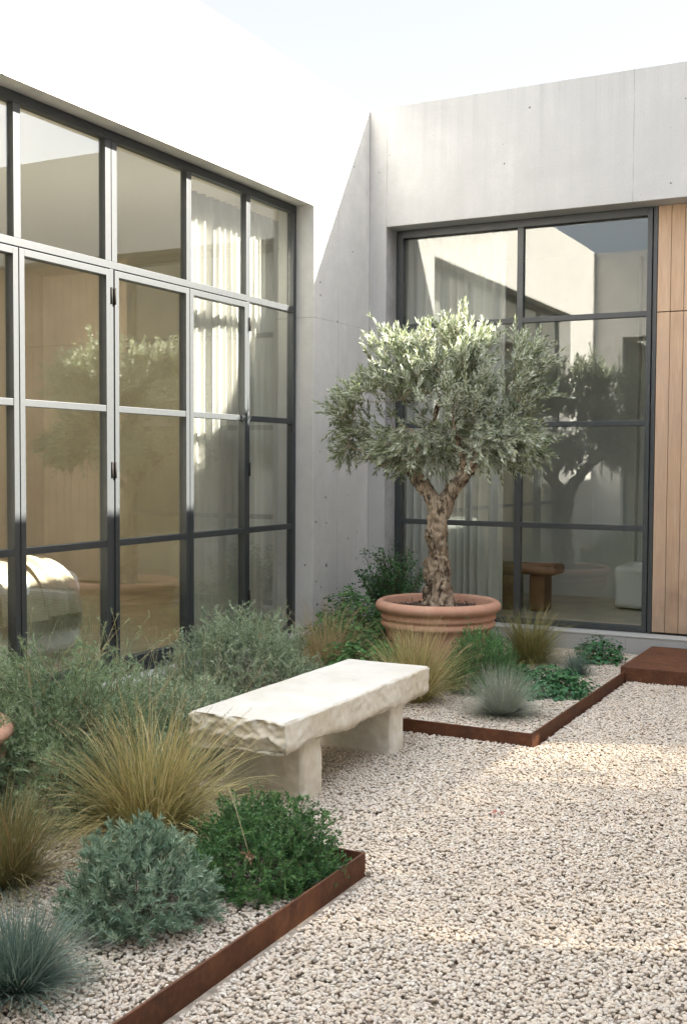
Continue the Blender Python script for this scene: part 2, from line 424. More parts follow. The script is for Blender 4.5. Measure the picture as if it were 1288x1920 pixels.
# ------------------------------------------------------------------ left wing
XF = -.173                                     # outer face of the steelwork
lw_ = empty('concrete_wing', (0, -3.5, 0)); tag(lw_, 'sunlit pale concrete wing with the long gridded steel window wall', 'building')
lw = lw_
def sub(o, p): o.parent = p; o.matrix_parent_inverse = p.matrix_world.inverted(); return o
def P(o, root):
    o.parent = root; o.matrix_parent_inverse = Matrix.Translation(-Vector(root.location)); return o
ZL, ZB = 3.859, .16
A = [-7.5, -6.2, -1.068, 0.355]; B = [-.3, ZB, ZL, 4.952]
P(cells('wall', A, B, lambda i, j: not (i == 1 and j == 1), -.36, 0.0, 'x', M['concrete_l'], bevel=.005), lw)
P(boxes('drip_edge', [(-.022, -.004, -6.19, -1.078, ZL - .010, ZL + .004)], M['concrete_l']), lw)
P(boxes('interior_wall', [(-5.4, -5.2, -7.5, 1.5, 0, 4.3), (-5.2, -.36, -7.5, -7.3, 0, 4.3), (-5.2, -.0, 1.3, 1.5, 0, 4.3), (-.2, -.02, .36, 1.3, 0, 4.3)], M['render']), lw)
P(boxes('interior_floor', [(-5.2, -.24, -7.3, 1.3, -.2, .17)], M['floor']), lw)
P(boxes('interior_ceiling', [(-5.2, -.362, -7.3, 1.3, 3.96, 4.1)], M['ceiling']), lw)
P(boxes('roof', [(-5.4, -.362, -7.5, 1.5, 4.302, 4.5)], M['concrete_g']), lw)

# mullion lines (gap centres) and bars
MU = [-6.15, -5.30, -4.426, -3.546, -2.655, -1.837, -1.118]
T1, T2, T3 = 2.940, 2.004, 1.093
fr = bmesh.new()
x0, x1 = XF - .065, XF
box(fr, x0, x1, -6.195, -1.070, 3.795, 3.857)                # head
box(fr, x0, x1, -6.195, -1.070, .162, .215)                  # sill
box(fr, x0, x1, -1.118, -1.070, .215, 3.795)                 # jamb
box(fr, x0, x1, -6.195, -6.150, .215, 3.795)
box(fr, x0, x1, -6.150, -1.118, T1 + .002, T1 + .052)        # continuous transom
for i, y in enumerate(MU[1:-1]):                             # upper lights: one or two bars
    if i in (2,):
        box(fr, x0 + .003, x1 - .003, y - .062, y - .004, T1 + .052, 3.795); box(fr, x0 + .003, x1 - .003, y + .004, y + .058, T1 + .052, 3.795)
    else:
        box(fr, x0 + .003, x1 - .003, y - .030, y + .030, T1 + .052, 3.795)
box(fr, x0 + .003, x1 - .003, -3.564, -3.528, .215, T1 + .002)  # centre post between the doors
box(fr, x0 + .003, x1 - .003, -5.318, -5.282, .215, T1 + .002)
box(fr, x0 + .003, x1 - .003, -1.852, -1.814, .215, T1 + .002)  # post by fixed panel
for z in (T2, T3): box(fr, x0 + .006, x1 - .006, -1.814, -1.118, z - .022, z + .022)
wf = P(bm_obj('window_frame', fr, M['steel'], bevel=.003), lw)
wf['label'] = 'dark steel frame of the long window wall'
GX = -.205
def pane(y0, y1, z0, z1, parent):
    o = boxes('pane', [(GX - .003, GX + .003, y0, y1, z0, z1)], M['glass']); P(o, lw); o.parent = parent
    o.matrix_parent_inverse = parent.matrix_parent_inverse.copy() if parent is not lw else o.matrix_parent_inverse
    # parent parts live at the world origin, shifted by the root: keep the pane in place
    o.matrix_parent_inverse = Matrix.Identity(4)
    return o
for y0, y1 in zip(MU[:-1], MU[1:]):
    pane(y0 + .02, y1 - .02, T1 + .04, 3.80, wf)
pane(-1.82, -1.11, T2 + .015, T1 + .01, wf); pane(-1.82, -1.11, T3 + .015, T2 - .015, wf); pane(-1.82, -1.11, .205, T3 - .015, wf)
leaves = [(-6.148, -5.322), (-5.278, -4.430), (-4.422, -3.568), (-3.524, -2.659), (-2.651, -1.856)]
for k, (a, b) in enumerate(leaves):
    dm = bmesh.new(); s = .044; zb, zt = .220, T1 - .006; xi, xo = XF - .060, XF + .006
    box(dm, xi, xo, a, a + s, zb, zt); box(dm, xi, xo, b - s, b, zb, zt)
    box(dm, xi, xo, a + s, b - s, zt - s, zt); box(dm, xi, xo, a + s, b - s, zb, zb + .07)
    for z in (T2, T3): box(dm, xi + .006, xo - .004, a + s, b - s, z - .022, z + .022)
    # thin glazing bead line just inside the stiles
    dl = P(bm_obj('glazed_door', dm, M['steel'], bevel=.003), lw)
    for z0, z1 in ((zb + .06, T3 - .015), (T3 + .015, T2 - .015), (T2 + .015, zt - s + .008)):
        pane(a + s - .008, b - s + .008, z0, z1, dl)
    hy = b + .004 if k in (0, 2) else a - .004
    if k == 4: hy = b + .02
    for z in (2.76, 1.59, .55):
        h = bmesh.new(); bmesh.ops.create_cone(h, cap_ends=True, segments=12, radius1=.008, radius2=.008, depth=.11, matrix=Matrix.Translation((XF + .010, hy, z)))
        o = bm_obj('hinge', h, M['hinge'], dl, smooth=True)

# ------------------------------------------------------------------ back wing
bw = empty('concrete_wing', (2.7, .2, 0)); tag(bw, 'shaded grey concrete wing behind the olive tree, with a steel window and timber panelling', 'building')
XJ, XR = .178, 5.75
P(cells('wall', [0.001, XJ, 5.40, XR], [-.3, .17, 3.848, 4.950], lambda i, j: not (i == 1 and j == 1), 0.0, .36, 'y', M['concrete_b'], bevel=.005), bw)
P(boxes('sill', [(XJ + .001, 5.399, -.004, .20, .171, .186)], M['plinth'], bevel=.004), bw)
P(boxes('interior_wall', [(.0, 5.75, 2.75, 2.95, 0, 4.3), (5.4, 5.75, .362, 2.75, 0, 4.3), (.0, .04, .362, 2.75, 0, 4.3)], M['render_d']), bw)
P(boxes('interior_floor', [(.04, 5.4, .30, 2.75, -.2, .169)], M['floor']), bw)
P(boxes('interior_ceiling', [(.04, 5.4, .362, 2.75, 3.96, 4.1)], M['ceiling']), bw)
P(boxes('roof', [(.0, 5.75, .362, 2.95, 4.302, 4.5)], M['concrete_g']), bw)
YF = .2206
fr = bmesh.new(); y0, y1 = YF, YF + .07
box(fr, XJ + .002, .247, y0, y1, .188, 3.846)
box(fr, 2.540, 2.582, y0, y1, .188, 3.846); box(fr, 2.588, 2.624, y0 + .012, y1, .188, 3.846)
box(fr, .247, 2.540, y0, y1, 3.775, 3.846); box(fr, .247, 2.540, y0, y1, .188, .238)
box(fr, 1.378, 1.436, y0 + .003, y1 - .003, .238, 3.775)
for z in (2.942, 2.003, 1.091):
    box(fr, .247, 1.378, y0 + .006, y1 - .006, z - .024, z + .024); box(fr, 1.436, 2.540, y0 + .006, y1 - .006, z - .024, z + .024)
wb = P(bm_obj('window_frame', fr, M['steel'], bevel=.003), bw)
zz = [.238, 1.091, 2.003, 2.942, 3.775]
for xa, xb in ((.247, 1.378), (1.436, 2.540)):
    for z0, z1 in zip(zz[:-1], zz[1:]):
        o = boxes('pane', [(xa - .008, xb + .008, YF + .032, YF + .038, z0 + .016, z1 - .016)], M['glass_b'], wb)
# timber panelling: boards with open joints, two tiers
bm = bmesh.new(); x = 2.630
while x < 5.38:
    w = .1115
    for z0, z1 in ((.200, 2.943), (2.951, 3.846)):
        box(bm, x, min(x + w - .004, 5.395), .226 + random.uniform(0, .0015), .252, z0, z1)
    x += w
P(bm_obj('timber_panel', bm, M['wood'], bevel=.0015, seg=1), bw)
P(boxes('panel_backing', [(2.628, 5.398, .254, .30, .188, 3.847)], M['hinge']), bw)

# ------------------------------------------------------------------ unseen sides of the courtyard (reflections and shade)
rw = empty('garden_wall', (5.5, -4.5, 0)); tag(rw, 'tall concrete wall closing the east side of the courtyard, outside the picture', 'wall')
def solid(i, j): return not (j == 1 and i == 1)
P(cells('wall', [-11.5, -6.3, -2.0, 0.0], [-.3, .55, 2.05, 4.98], solid, 5.40, 5.75, 'x', M['concrete_g']), rw)
for a, b in ((-6.3, -2.0),):  # glazed opening added to throw dimmed sun patches on the gravel
    f = boxes('window_frame', [(5.52, 5.57, a + .002, a + .05, .552, 2.048), (5.52, 5.57, b - .05, b - .002, .552, 2.048), (5.52, 5.57, a + .05, b - .05, 2.00, 2.048), (5.52, 5.57, a + .05, b - .05, .552, .60)], M['steel']); P(f, rw)
    boxes('pane', [(5.54, 5.546, a + .045, b - .045, .595, 2.005)], M['glass_dim'], f)
fw = empty('concrete_wing', (1.2, -7.6, 0)); tag(fw, 'short concrete end wing with a deep window, left of and behind the viewer', 'building')
P(cells('wall', [0.001, .45, 2.15, 2.60], [-.3, .16, 3.62, 4.95], lambda i, j: not (i == 1 and j == 1), -7.86, -7.5, 'y', M['concrete_g']), fw)
P(boxes('interior_wall', [(.0, 2.6, -9.3, -9.1, 0, 4.5), (.0, .2, -9.1, -7.862, 0, 4.5), (2.4, 2.6, -9.1, -7.862, 0, 4.5)], M['render']), fw)
P(boxes('interior_floor', [(.2, 2.4, -9.1, -7.862, -.1, .16)], M['floor']), fw)
P(boxes('roof', [(.0, 2.6, -9.3, -7.862, 4.502, 4.6)], M['concrete_g']), fw)
f2 = P(boxes('window_frame', [(.452, .50, -7.72, -7.66, .162, 3.618), (2.10, 2.148, -7.72, -7.66, .162, 3.618), (.50, 2.10, -7.72, -7.66, 3.57, 3.618), (.50, 2.10, -7.72, -7.66, .162, .21), (1.28, 1.32, -7.715, -7.665, .21, 3.57)], M['steel']), fw)
boxes('pane', [(.49, 2.11, -7.693, -7.687, .20, 3.58)], M['glass'], f2)
tb = boxes('shade_block', [(9.0, 15.0, -18.0, -3.75, -.3, 12.0)], M['concrete_g']); tag(tb, 'unseen tall block added beyond the east wall to shade the end wing', 'building')  # unseen block, added to keep the sun off the end wing

# ------------------------------------------------------------------ vectorised foliage
def unit(v): return v / np.maximum(np.linalg.norm(v, axis=-1, keepdims=True), 1e-9)
def leaves_mesh(name, base, d, nrm, L, W, val, mat, parent=None, curl=.12, fold=.0):
    """lens-shaped leaves, each 2 quads: base, 2 side points, tip + mid points"""
    n = len(base); d = unit(d); s = unit(np.cross(d, nrm)); up = np.cross(s, d)
    L = L[:, None]; W = W[:, None]
    b = base
    l1 = base + d * L * .45 + s * W * .5 + up * L * (curl * .25 + fold)
    r1 = base + d * L * .45 - s * W * .5 + up * L * (curl * .25 + fold)
    m1 = base + d * L * .5 + up * L * curl * .3
    t = base + d * L - up * L * curl
    V = np.stack([b, r1, t, l1, m1], 1).reshape(-1, 3)
    i = np.arange(n)[:, None] * 5
    F = np.concatenate([i + np.array([[0, 1, 4]]), i + np.array([[1, 2, 4]]), i + np.array([[2, 3, 4]]), i + np.array([[3, 0, 4]])], 0)
    return mesh_np(name, V, F, mat, parent, {'v': np.repeat(val, 5)})

def tubes_mesh(name, paths, radii, mat, parent=None, sides=5):
    V, F = [], []; k = 0
    for path, rad in zip(paths, radii):
        n = len(path); path = np.asarray(path)
        tg = np.gradient(path, axis=0); tg = unit(tg)
        ref = np.array([.3, .2, .93]) if abs(tg[0][2]) < .8 else np.array([1., .1, 0])
        s = unit(np.cross(tg, ref)); u = np.cross(s, tg)
        for j in range(n):
            for q in range(sides):
                a = 2 * math.pi * q / sides
                V.append(path[j] + (s[j] * math.cos(a) + u[j] * math.sin(a)) * rad[j])
        for j in range(n - 1):
            for q in range(sides):
                F.append((k + j * sides + q, k + j * sides + (q + 1) % sides, k + (j + 1) * sides + (q + 1) % sides, k + (j + 1) * sides + q))
        k += n * sides
    return mesh_np(name, np.array(V), np.array(F), mat, parent, smooth=True)

def ribbons(name, P0, az, lean, L, droop, W, val, mat, parent=None, seg=6):
    """grass blades: start P0, azimuth, initial lean from vertical, length, droop"""
    n = len(P0); t = np.linspace(0, 1, seg + 1)
    h = np.stack([np.cos(az), np.sin(az), np.zeros(n)], 1)
    side = np.stack([-np.sin(az + RNG.normal(0, .5, n)), np.cos(az + RNG.normal(0, .5, n)), np.zeros(n)], 1)
    ang = lean[:, None] + droop[:, None] * t[None, :] ** 1.6          # angle from vertical along blade
    dt = L[:, None] / seg
    dx = np.sin(ang) * dt; dz = np.cos(ang) * dt
    X = np.concatenate([np.zeros((n, 1)), np.cumsum(dx[:, :-1], 1)], 1); Z = np.concatenate([np.zeros((n, 1)), np.cumsum(dz[:, :-1], 1)], 1)
    wob = RNG.normal(0, .012, (n, 1)) * (t[None, :] ** 2) * 3
    C = P0[:, None, :] + h[:, None, :] * X[..., None] + np.array([0, 0, 1.])[None, None] * Z[..., None] + side[:, None, :] * wob[..., None]
    w = (W[:, None] * (1 - t[None, :] ** 2.2) * .5 + .0002)
    Lf = C + side[:, None, :] * w[..., None]; Rt = C - side[:, None, :] * w[..., None]
    V = np.stack([Lf, Rt], 2).reshape(-1, 3)                           # n, seg+1, 2
    i = np.arange(n)[:, None, None] * (seg + 1) * 2 + np.arange(seg)[None, :, None] * 2
    F = (i + np.array([0, 1, 3, 2])[None, None]).reshape(-1, 4)
    V[:, 2] = np.maximum(V[:, 2], -0.02)
    return mesh_np(name, V, F, mat, parent, {'v': np.repeat(val, (seg + 1) * 2)})

def tuft(name, loc, n, L, W, spread, r0, mat, label, cat='grass tuft', lean0=.05, droop=(.3, 1.3), group=None, heads=0, headL=None, headmat=None, squash=1.0, leanpow=1.0):
    root = empty(name, loc); tag(root, label, cat, group)
    az = RNG.uniform(0, 2 * math.pi, n); rr = r0 * np.sqrt(RNG.uniform(0, 1, n))
    P0 = np.stack([rr * np.cos(az), rr * np.sin(az), np.zeros(n)], 1)
    az2 = az + RNG.normal(0, .6, n)
    lean = lean0 + spread * RNG.uniform(0, 1, n) ** leanpow
    LL = L * RNG.uniform(.55, 1.08, n); dr = RNG.uniform(droop[0], droop[1], n) * (.4 + .8 * lean / max(spread, .1))
    val = np.clip(RNG.beta(1.6, 1.8, n), 0, 1)
    ribbons('blades', P0, az2, lean, LL, dr, W * RNG.uniform(.6, 1.15, n), val, mat, root)
    if heads:
        az = RNG.uniform(0, 2 * math.pi, heads); lean = .04 + spread * .6 * RNG.uniform(0, 1, heads)
        P0 = np.stack([r0 * .5 * np.cos(az), r0 * .5 * np.sin(az), np.zeros(heads)], 1)
        for k in range(heads):
            Lh = headL * random.uniform(.75, 1.05); a = lean[k]; p = P0[k].copy(); pts = [p.copy()]
            for q in range(9):
                aa = a + .55 * (q / 9) ** 2; p = p + np.array([math.sin(aa) * math.cos(az[k]), math.sin(aa) * math.sin(az[k]), math.cos(aa)]) * Lh / 9; pts.append(p.copy())
            fs_ = tubes_mesh('flower_stalk', [pts], [np.linspace(.0012, .0006, 10)], M['drystem'], root, 4)
            tip = unit((pts[-1] - pts[-3])[None])[0]; m = 18
            lb = pts[-3] + (pts[-1] - pts[-3])[None] * np.linspace(0, 1, m)[:, None]
            leaves_mesh('seed_head', lb, tip[None] + RNG.normal(0, .33, (m, 3)), RNG.normal(0, 1, (m, 3)), RNG.uniform(.010, .019, m), RNG.uniform(.002, .0034, m), RNG.random(m), headmat or M['straw'], fs_)
    return root

def shrub(name, loc, rad, h, n, per, ll, lw2, mat, label, cat='shrub', up=.45, leafang=.75, sl=.3, lump=.18, squash=(1, 1), tall=0, tallL=.2, seed=0, floor=.015, jit=.45, prickle=.0):
    """lumpy mound of many short leafy shoots carried by woody stems"""
    root = empty(name, loc); tag(root, label, cat)
    u = RNG.uniform(-.10, 1, n); az = RNG.uniform(0, 2 * math.pi, n); el = np.arcsin(u)
    D = np.stack([np.cos(el) * np.cos(az), np.cos(el) * np.sin(az), np.sin(el)], 1)
    off = np.array([seed * 3.1, seed * 1.7, 0])
    lv_ = np.array([noise.noise(Vector(d * 1.9 + off)) + .6 * noise.noise(Vector(d * 4.7 + off)) for d in D])
    R = (1 + lump * 1.7 * lv_) * RNG.uniform(.35, 1, n) ** .38
    endp = D * R[:, None] * np.array([rad * squash[0], rad * squash[1], h * .93])
    L = sl * rad * RNG.uniform(.6, 1.3, n) * (1 + prickle * (RNG.uniform(0, 1, n) > .93))
    td = unit(D * np.array([1, 1, 1]) * (1 - up) + np.array([0, 0, 1.]) * up + RNG.normal(0, jit, (n, 3)))
    st = endp - td * L[:, None] * .75
    endp = st + td * L[:, None]
    bend = RNG.normal(0, .22, (n, 3)) * L[:, None]
    lo = floor - np.minimum(st[:, 2], endp[:, 2]); lo = np.maximum(lo, 0)[:, None] * np.array([0, 0, 1.]); st = st + lo; endp = endp + lo
    def pos(t): return st[:, None] + (endp - st)[:, None] * t[..., None] + bend[:, None] * (t * (1 - t))[..., None] * 2
    T = np.linspace(0, 1, 4)[None].repeat(n, 0); PT = pos(T)
    sel = range(0, n, 2)
    tubes_mesh('stems', [PT[k] for k in sel], [np.linspace(.0016, .0007, 4) * (.6 + ll * 14) for _ in sel], M['stem'], root, 3)
    sel2 = RNG.choice(n, min(n, 70), replace=False)
    tubes_mesh('branches', [np.stack([np.array([st[k][0] * .08, st[k][1] * .08, 0]), np.array([st[k][0] * .5, st[k][1] * .5, st[k][2] * .35]), st[k]]) for k in sel2], [np.array([.0045, .003, .0015])] * len(sel2), M['woodstem'], root, 4)
    t = RNG.uniform(.05, 1.0, (n, per)); t[:, :5] = RNG.uniform(.93, 1.0, (n, 5))
    b = pos(t); tan = unit((endp - st)[:, None] + bend[:, None] * (1 - 2 * t)[..., None] * 2)
    rnd = unit(np.cross(tan, RNG.normal(0, 1, (n, per, 3))))
    la = leafang * RNG.uniform(.6, 1.3, (n, per, 1)) * (1 - .45 * t[..., None] ** 4)
    d = tan * np.cos(la) + rnd * np.sin(la); d[..., 2] += .12
    m = n * per
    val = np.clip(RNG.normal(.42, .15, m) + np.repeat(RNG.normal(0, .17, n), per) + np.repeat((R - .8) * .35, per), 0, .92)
    dead = np.repeat(RNG.uniform(0, 1, n) < .012, per); val[dead] = 1
    leaves_mesh('foliage', b.reshape(-1, 3), d.reshape(-1, 3), tan.reshape(-1, 3) + RNG.normal(0, .2, (m, 3)), ll * RNG.uniform(.6, 1.2, m), lw2 * RNG.uniform(.7, 1.2, m), val, mat, root)
    if tall:
        for k in range(tall):
            lb, ld, lv = [], [], []
            a = random.uniform(0, 6.28); r = math.sqrt(random.random()) * rad * .85
            z0 = h * math.sqrt(max(0, 1 - (r / rad) ** 2)) * .75
            p = np.array([r * math.cos(a) * squash[0], r * math.sin(a) * squash[1], z0]); pts = [p.copy()]
            ln = random.uniform(.1, .9); Lh = tallL * random.uniform(.4, 1.15); a2 = a + random.gauss(0, .8); bd = random.gauss(0, .7)
            for q in range(7):
                aa = ln + bd * q / 7; p = p + np.array([math.sin(aa) * math.cos(a2), math.sin(aa) * math.sin(a2), math.cos(aa)]) * (Lh + .1) / 7; pts.append(p.copy())
            so_ = tubes_mesh('stray_stem', [pts], [np.linspace(.0019, .0010, 8)], M['drystem' if k % 3 == 0 else 'stem'], root, 4)
            for q in range(20):
                f = random.random() ** .7; j = min(6, int(f * 7)); b_ = pts[j] + (pts[j + 1] - pts[j]) * (f * 7 - j)
                lb.append(b_); ld.append(unit((pts[j + 1] - pts[j])[None])[0] + RNG.normal(0, .6, 3)); lv.append(random.random() * .9)
            if k % 3 == 0:
                tt_ = unit((pts[-1] - pts[-2])[None])[0]
                for q in range(16):
                    lb.append(pts[-1] + tt_ * .03 * (random.random() - .3)); ld.append(tt_ + RNG.normal(0, .3, 3)); lv.append(random.choice((1.0, .8, .9)))
            m = len(lb)
            leaves_mesh('foliage', np.array(lb), np.array(ld), RNG.normal(0, 1, (m, 3)), ll * RNG.uniform(.35, .75, m), lw2 * RNG.uniform(.45, .75, m), np.array(lv), mat, so_)
    return root

def leafy(name, loc, rad, h, n, lsize, mat, label, cat='plant', aspect=.85, stems=40, group=None, stalk=0.0, lobes=True, low=.2, squash=(1, 1)):
    """rounded-leaf plant: leaves on petioles, roughly facing out/up"""
    root = empty(name, loc); tag(root, label, cat, group)
    u = RNG.uniform(low, 1, n); az = RNG.uniform(0, 2 * math.pi, n)
    el = np.arcsin(u); D = np.stack([np.cos(el) * np.cos(az), np.cos(el) * np.sin(az), np.sin(el)], 1)
    lv = np.array([noise.noise(Vector(d * 2.4 + np.array(loc))) for d in D])
    R = RNG.uniform(.45, 1.0, n) ** .5 * (1 + .5 * lv)
    Pn = D * R[:, None] * np.array([rad * squash[0], rad * squash[1], h])
    N_ = unit(D + np.array([0, 0, .9]) + RNG.normal(0, .35, (n, 3)))
    out = unit(np.cross(np.cross(N_, D + RNG.normal(0, .6, (n, 3))), N_))
    sd = np.cross(out, N_); s = lsize * RNG.uniform(.55, 1.15, n)
    # 9-point rounded leaf fan with ruffled rim
    k = 9; ang = np.linspace(0, 2 * math.pi, k, endpoint=False)
    rimr = 1 + .16 * np.cos(ang * 3)[None] + RNG.normal(0, .07, (n, k))
    rim = Pn[:, None] + (out[:, None] * np.cos(ang)[None, :, None] + sd[:, None] * np.sin(ang)[None, :, None] * aspect) * (s[:, None] * rimr)[..., None] * .5 \
        + N_[:, None] * (s[:, None] * (.07 * np.sin(ang * 2 + 1)[None] + RNG.normal(0, .05, (n, k)) - .08))[..., None]
    V = np.concatenate([Pn[:, None], rim], 1).reshape(-1, 3); i = np.arange(n)[:, None, None] * (k + 1)
    q = np.arange(k); F = (i + np.stack([np.zeros(k, int), 1 + q, 1 + (q + 1) % k], 1)[None]).reshape(-1, 3)
    val = np.clip(RNG.normal(.45, .25, n), 0, .92)
    mesh_np('foliage', V, F, mat, root, {'v': np.repeat(val, k + 1)})
    sel = RNG.choice(n, min(stems, n), replace=False)
    tubes_mesh('stems', [np.stack([np.array([Pn[j][0] * .15, Pn[j][1] * .15, 0]), np.array([Pn[j][0] * .5, Pn[j][1] * .5, Pn[j][2] * .6]), Pn[j]]) for j in sel], [np.array([.0035, .0025, .0012])] * len(sel), M['stem'], root, 4)
    return root

# ------------------------------------------------------------------ planting
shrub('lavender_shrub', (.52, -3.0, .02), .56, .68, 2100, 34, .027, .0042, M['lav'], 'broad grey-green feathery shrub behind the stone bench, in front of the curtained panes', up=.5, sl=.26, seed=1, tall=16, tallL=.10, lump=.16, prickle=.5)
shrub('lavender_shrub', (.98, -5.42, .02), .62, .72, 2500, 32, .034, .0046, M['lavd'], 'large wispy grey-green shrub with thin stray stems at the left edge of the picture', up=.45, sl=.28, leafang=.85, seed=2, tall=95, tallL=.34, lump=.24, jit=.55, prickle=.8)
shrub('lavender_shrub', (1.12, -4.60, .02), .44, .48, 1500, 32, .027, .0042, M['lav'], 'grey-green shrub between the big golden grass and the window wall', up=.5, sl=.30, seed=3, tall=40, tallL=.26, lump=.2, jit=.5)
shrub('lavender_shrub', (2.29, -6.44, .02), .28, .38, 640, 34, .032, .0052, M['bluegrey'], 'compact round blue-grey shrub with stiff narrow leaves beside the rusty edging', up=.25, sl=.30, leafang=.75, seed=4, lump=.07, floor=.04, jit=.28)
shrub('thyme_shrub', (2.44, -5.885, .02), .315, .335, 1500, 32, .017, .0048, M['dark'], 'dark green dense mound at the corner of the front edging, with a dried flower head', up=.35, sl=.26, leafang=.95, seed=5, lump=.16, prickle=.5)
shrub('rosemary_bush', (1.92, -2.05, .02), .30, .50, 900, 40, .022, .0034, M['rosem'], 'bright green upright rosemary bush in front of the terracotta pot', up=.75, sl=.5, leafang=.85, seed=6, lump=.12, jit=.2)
leafy('creeping_plant', (2.34, -1.93, .02), .38, .20, 2100, .036, M['creep'], 'low dark green creeping plant between the blue fescue and the far edging', aspect=.6, low=.0, squash=(1.0, .8))
leafy('creeping_plant', (2.36, -.50, .02), .22, .19, 800, .038, M['creep'], 'small dark green leafy plant against the concrete plinth near the rusty step', aspect=.6, low=.0)
leafy('geranium_plant', (.55, -1.25, .02), .52, .50, 4200, .044, M['geran'], 'bushy mid-green leafy plant left of the terracotta pot', aspect=.75, low=.0)
leafy('geranium_plant', (1.02, -2.1, .02), .36, .34, 1600, .040, M['geran'], 'low green leafy clump behind the far end of the bench', aspect=.75, low=.0)

def branching(name, loc, h, rad, n, mat, label, ls=.03):
    root = empty(name, loc); tag(root, label, 'shrub'); paths, radii, lb, ld, lv = [], [], [], [], []
    for k in range(n):
        a = random.uniform(0, 6.28); ln = random.uniform(.05, .75); p = np.array([0., 0, 0]); pts = [p.copy()]; L = h * random.uniform(.6, 1.1)
        for q in range(9):
            aa = ln * (.5 + q / 12) ; a += random.gauss(0, .2)
            p = p + np.array([math.sin(aa) * math.cos(a) * rad / h * 1.3, math.sin(aa) * math.sin(a) * rad / h * 1.3, math.cos(aa)]) * L / 9; pts.append(p.copy())
            if q > 1:
                for _ in range(7):
                    lb.append(p + RNG.normal(0, .018, 3)); ld.append(RNG.normal(0, 1, 3) + np.array([0, 0, .3])); lv.append(random.random() * .9)
                if q % 2:
                    e = p + RNG.normal(0, .055, 3) + np.array([0, 0, .03]); paths.append([p, (p + e) / 2, e]); radii.append([.002, .0015, .001])
                    for _ in range(10): lb.append(e + RNG.normal(0, .02, 3)); ld.append(RNG.normal(0, 1, 3)); lv.append(random.random() * .9)
        paths.append(pts); radii.append(np.linspace(.005, .0018, 10))
    tubes_mesh('stems', paths, radii, M['woodstem'], root, 4); m = len(lb)
    leaves_mesh('foliage', np.array(lb), np.array(ld), RNG.normal(0, 1, (m, 3)) + np.array([0, 0, 1]), ls * RNG.uniform(.6, 1.2, m), ls * .62 * RNG.uniform(.7, 1.2, m), np.array(lv), mat, root)
branching('leafy_shrub', (.56, -.60, .02), .82, .60, 95, M['darkleaf'], 'dark green twiggy shrub with small round leaves in the corner behind the pot')

G_ = 'golden ornamental grasses'
tuft('grass_tuft', (1.73, -5.65, .02), 1500, .61, .0056, 1.35, .11, M['gold'], 'largest golden ornamental grass, spilling towards the near end of the stone bench', droop=(.05, 2.1), group=G_, heads=60, headL=.66)
tuft('grass_tuft', (1.66, -2.62, .02), 1100, .58, .0046, 1.05, .08, M['gold'], 'golden ornamental grass beyond the far end of the bench, in front of the terracotta pot', droop=(.2, 1.2), group=G_, heads=34, headL=.60)
tuft('grass_tuft', (1.88, -.84, .02), 1400, .54, .0038, 1.2, .08, M['goldg'], 'arching green-gold grass clump against the plinth below the back window', droop=(.7, 1.9), group=G_, heads=8, headL=.55)
tuft('grass_tuft', (.62, -1.95, .02), 900, .56, .0034, 1.1, .12, M['straw'], 'straw-coloured dry grass behind the bench beside the leafy plant', droop=(.3, 1.7), group=G_, heads=34, headL=.62)
tuft('grass_tuft', (1.62, -6.42, .02), 1000, .42, .0042, 1.15, .09, M['tuft'], 'olive-brown grass tuft low at the left edge beside the blue-grey shrub', droop=(.3, 1.4), group=G_)
tuft('fescue_tuft', (2.33, -2.74, .03), 1900, .335, .0026, 1.5, .05, M['silver'], 'silvery blue fescue mound in the far bed near the edging corner', droop=(.0, .35), group='blue fescues', leanpow=.75)
tuft('fescue_tuft', (2.28, -7.04, .03), 1700, .295, .0032, 1.4, .06, M['blue'], 'blue fescue tuft in the bottom left corner of the picture', droop=(.1, .6), group='blue fescues', leanpow=.85)
tuft('fescue_tuft', (2.36, -1.15, .03), 800, .20, .0026, 1.45, .03, M['blue'], 'smallest grey fescue tuft between the creeping plants', droop=(.0, .4), group='blue fescues', leanpow=.8)

# dried flower head on the dark mound, and red petal on gravel
df = empty('dried_flower', (2.53, -6.10, .19)); tag(df, 'small dried pinkish-brown flower head drooping on the dark green mound', 'flower')
n = 40; leaves_mesh('petals', RNG.normal(0, .012, (n, 3)), RNG.normal(0, 1, (n, 3)) + np.array([0, -.5, -.8]), RNG.normal(0, 1, (n, 3)), RNG.uniform(.012, .024, n), RNG.uniform(.006, .010, n), RNG.random(n) * .9, m_leaf('dry_petal', (.30, .14, .08), (.55, .36, .25), None, .3), df)
tubes_mesh('flower_stem', [[np.array(p) for p in ((-.16, .10, .22), (-.08, .03, .16), (-.02, .0, .06), (0, 0, 0))]], [[.0014] * 4], M['drystem'], df, 4)
n = 420; px_ = np.concatenate([RNG.uniform(1.3, 2.72, n // 2), RNG.uniform(.3, 2.68, n // 2)]); py_ = np.concatenate([RNG.uniform(-7.3, -5.65, n // 2), RNG.uniform(-3.3, -.2, n // 2)])
ll_ = leaves_mesh('leaf_litter', np.stack([px_, py_, np.full(n, .036)], 1), RNG.normal(0, 1, (n, 3)) * np.array([1, 1, .12]), RNG.normal(0, .25, (n, 3)) + np.array([0, 0, 1]), RNG.uniform(.02, .045, n), RNG.uniform(.005, .011, n), RNG.random(n) * .9, m_leaf('dry_leaf', (.16, .10, .05), (.40, .30, .17), None, .1, .8))
tag(ll_, 'small dry fallen leaves scattered on the gravel of the planting beds', 'leaf litter', kind='stuff')
pt = empty('fallen_petal', (2.98, -4.67, .026)); tag(pt, 'tiny red fallen petals lying on the gravel', 'petal')
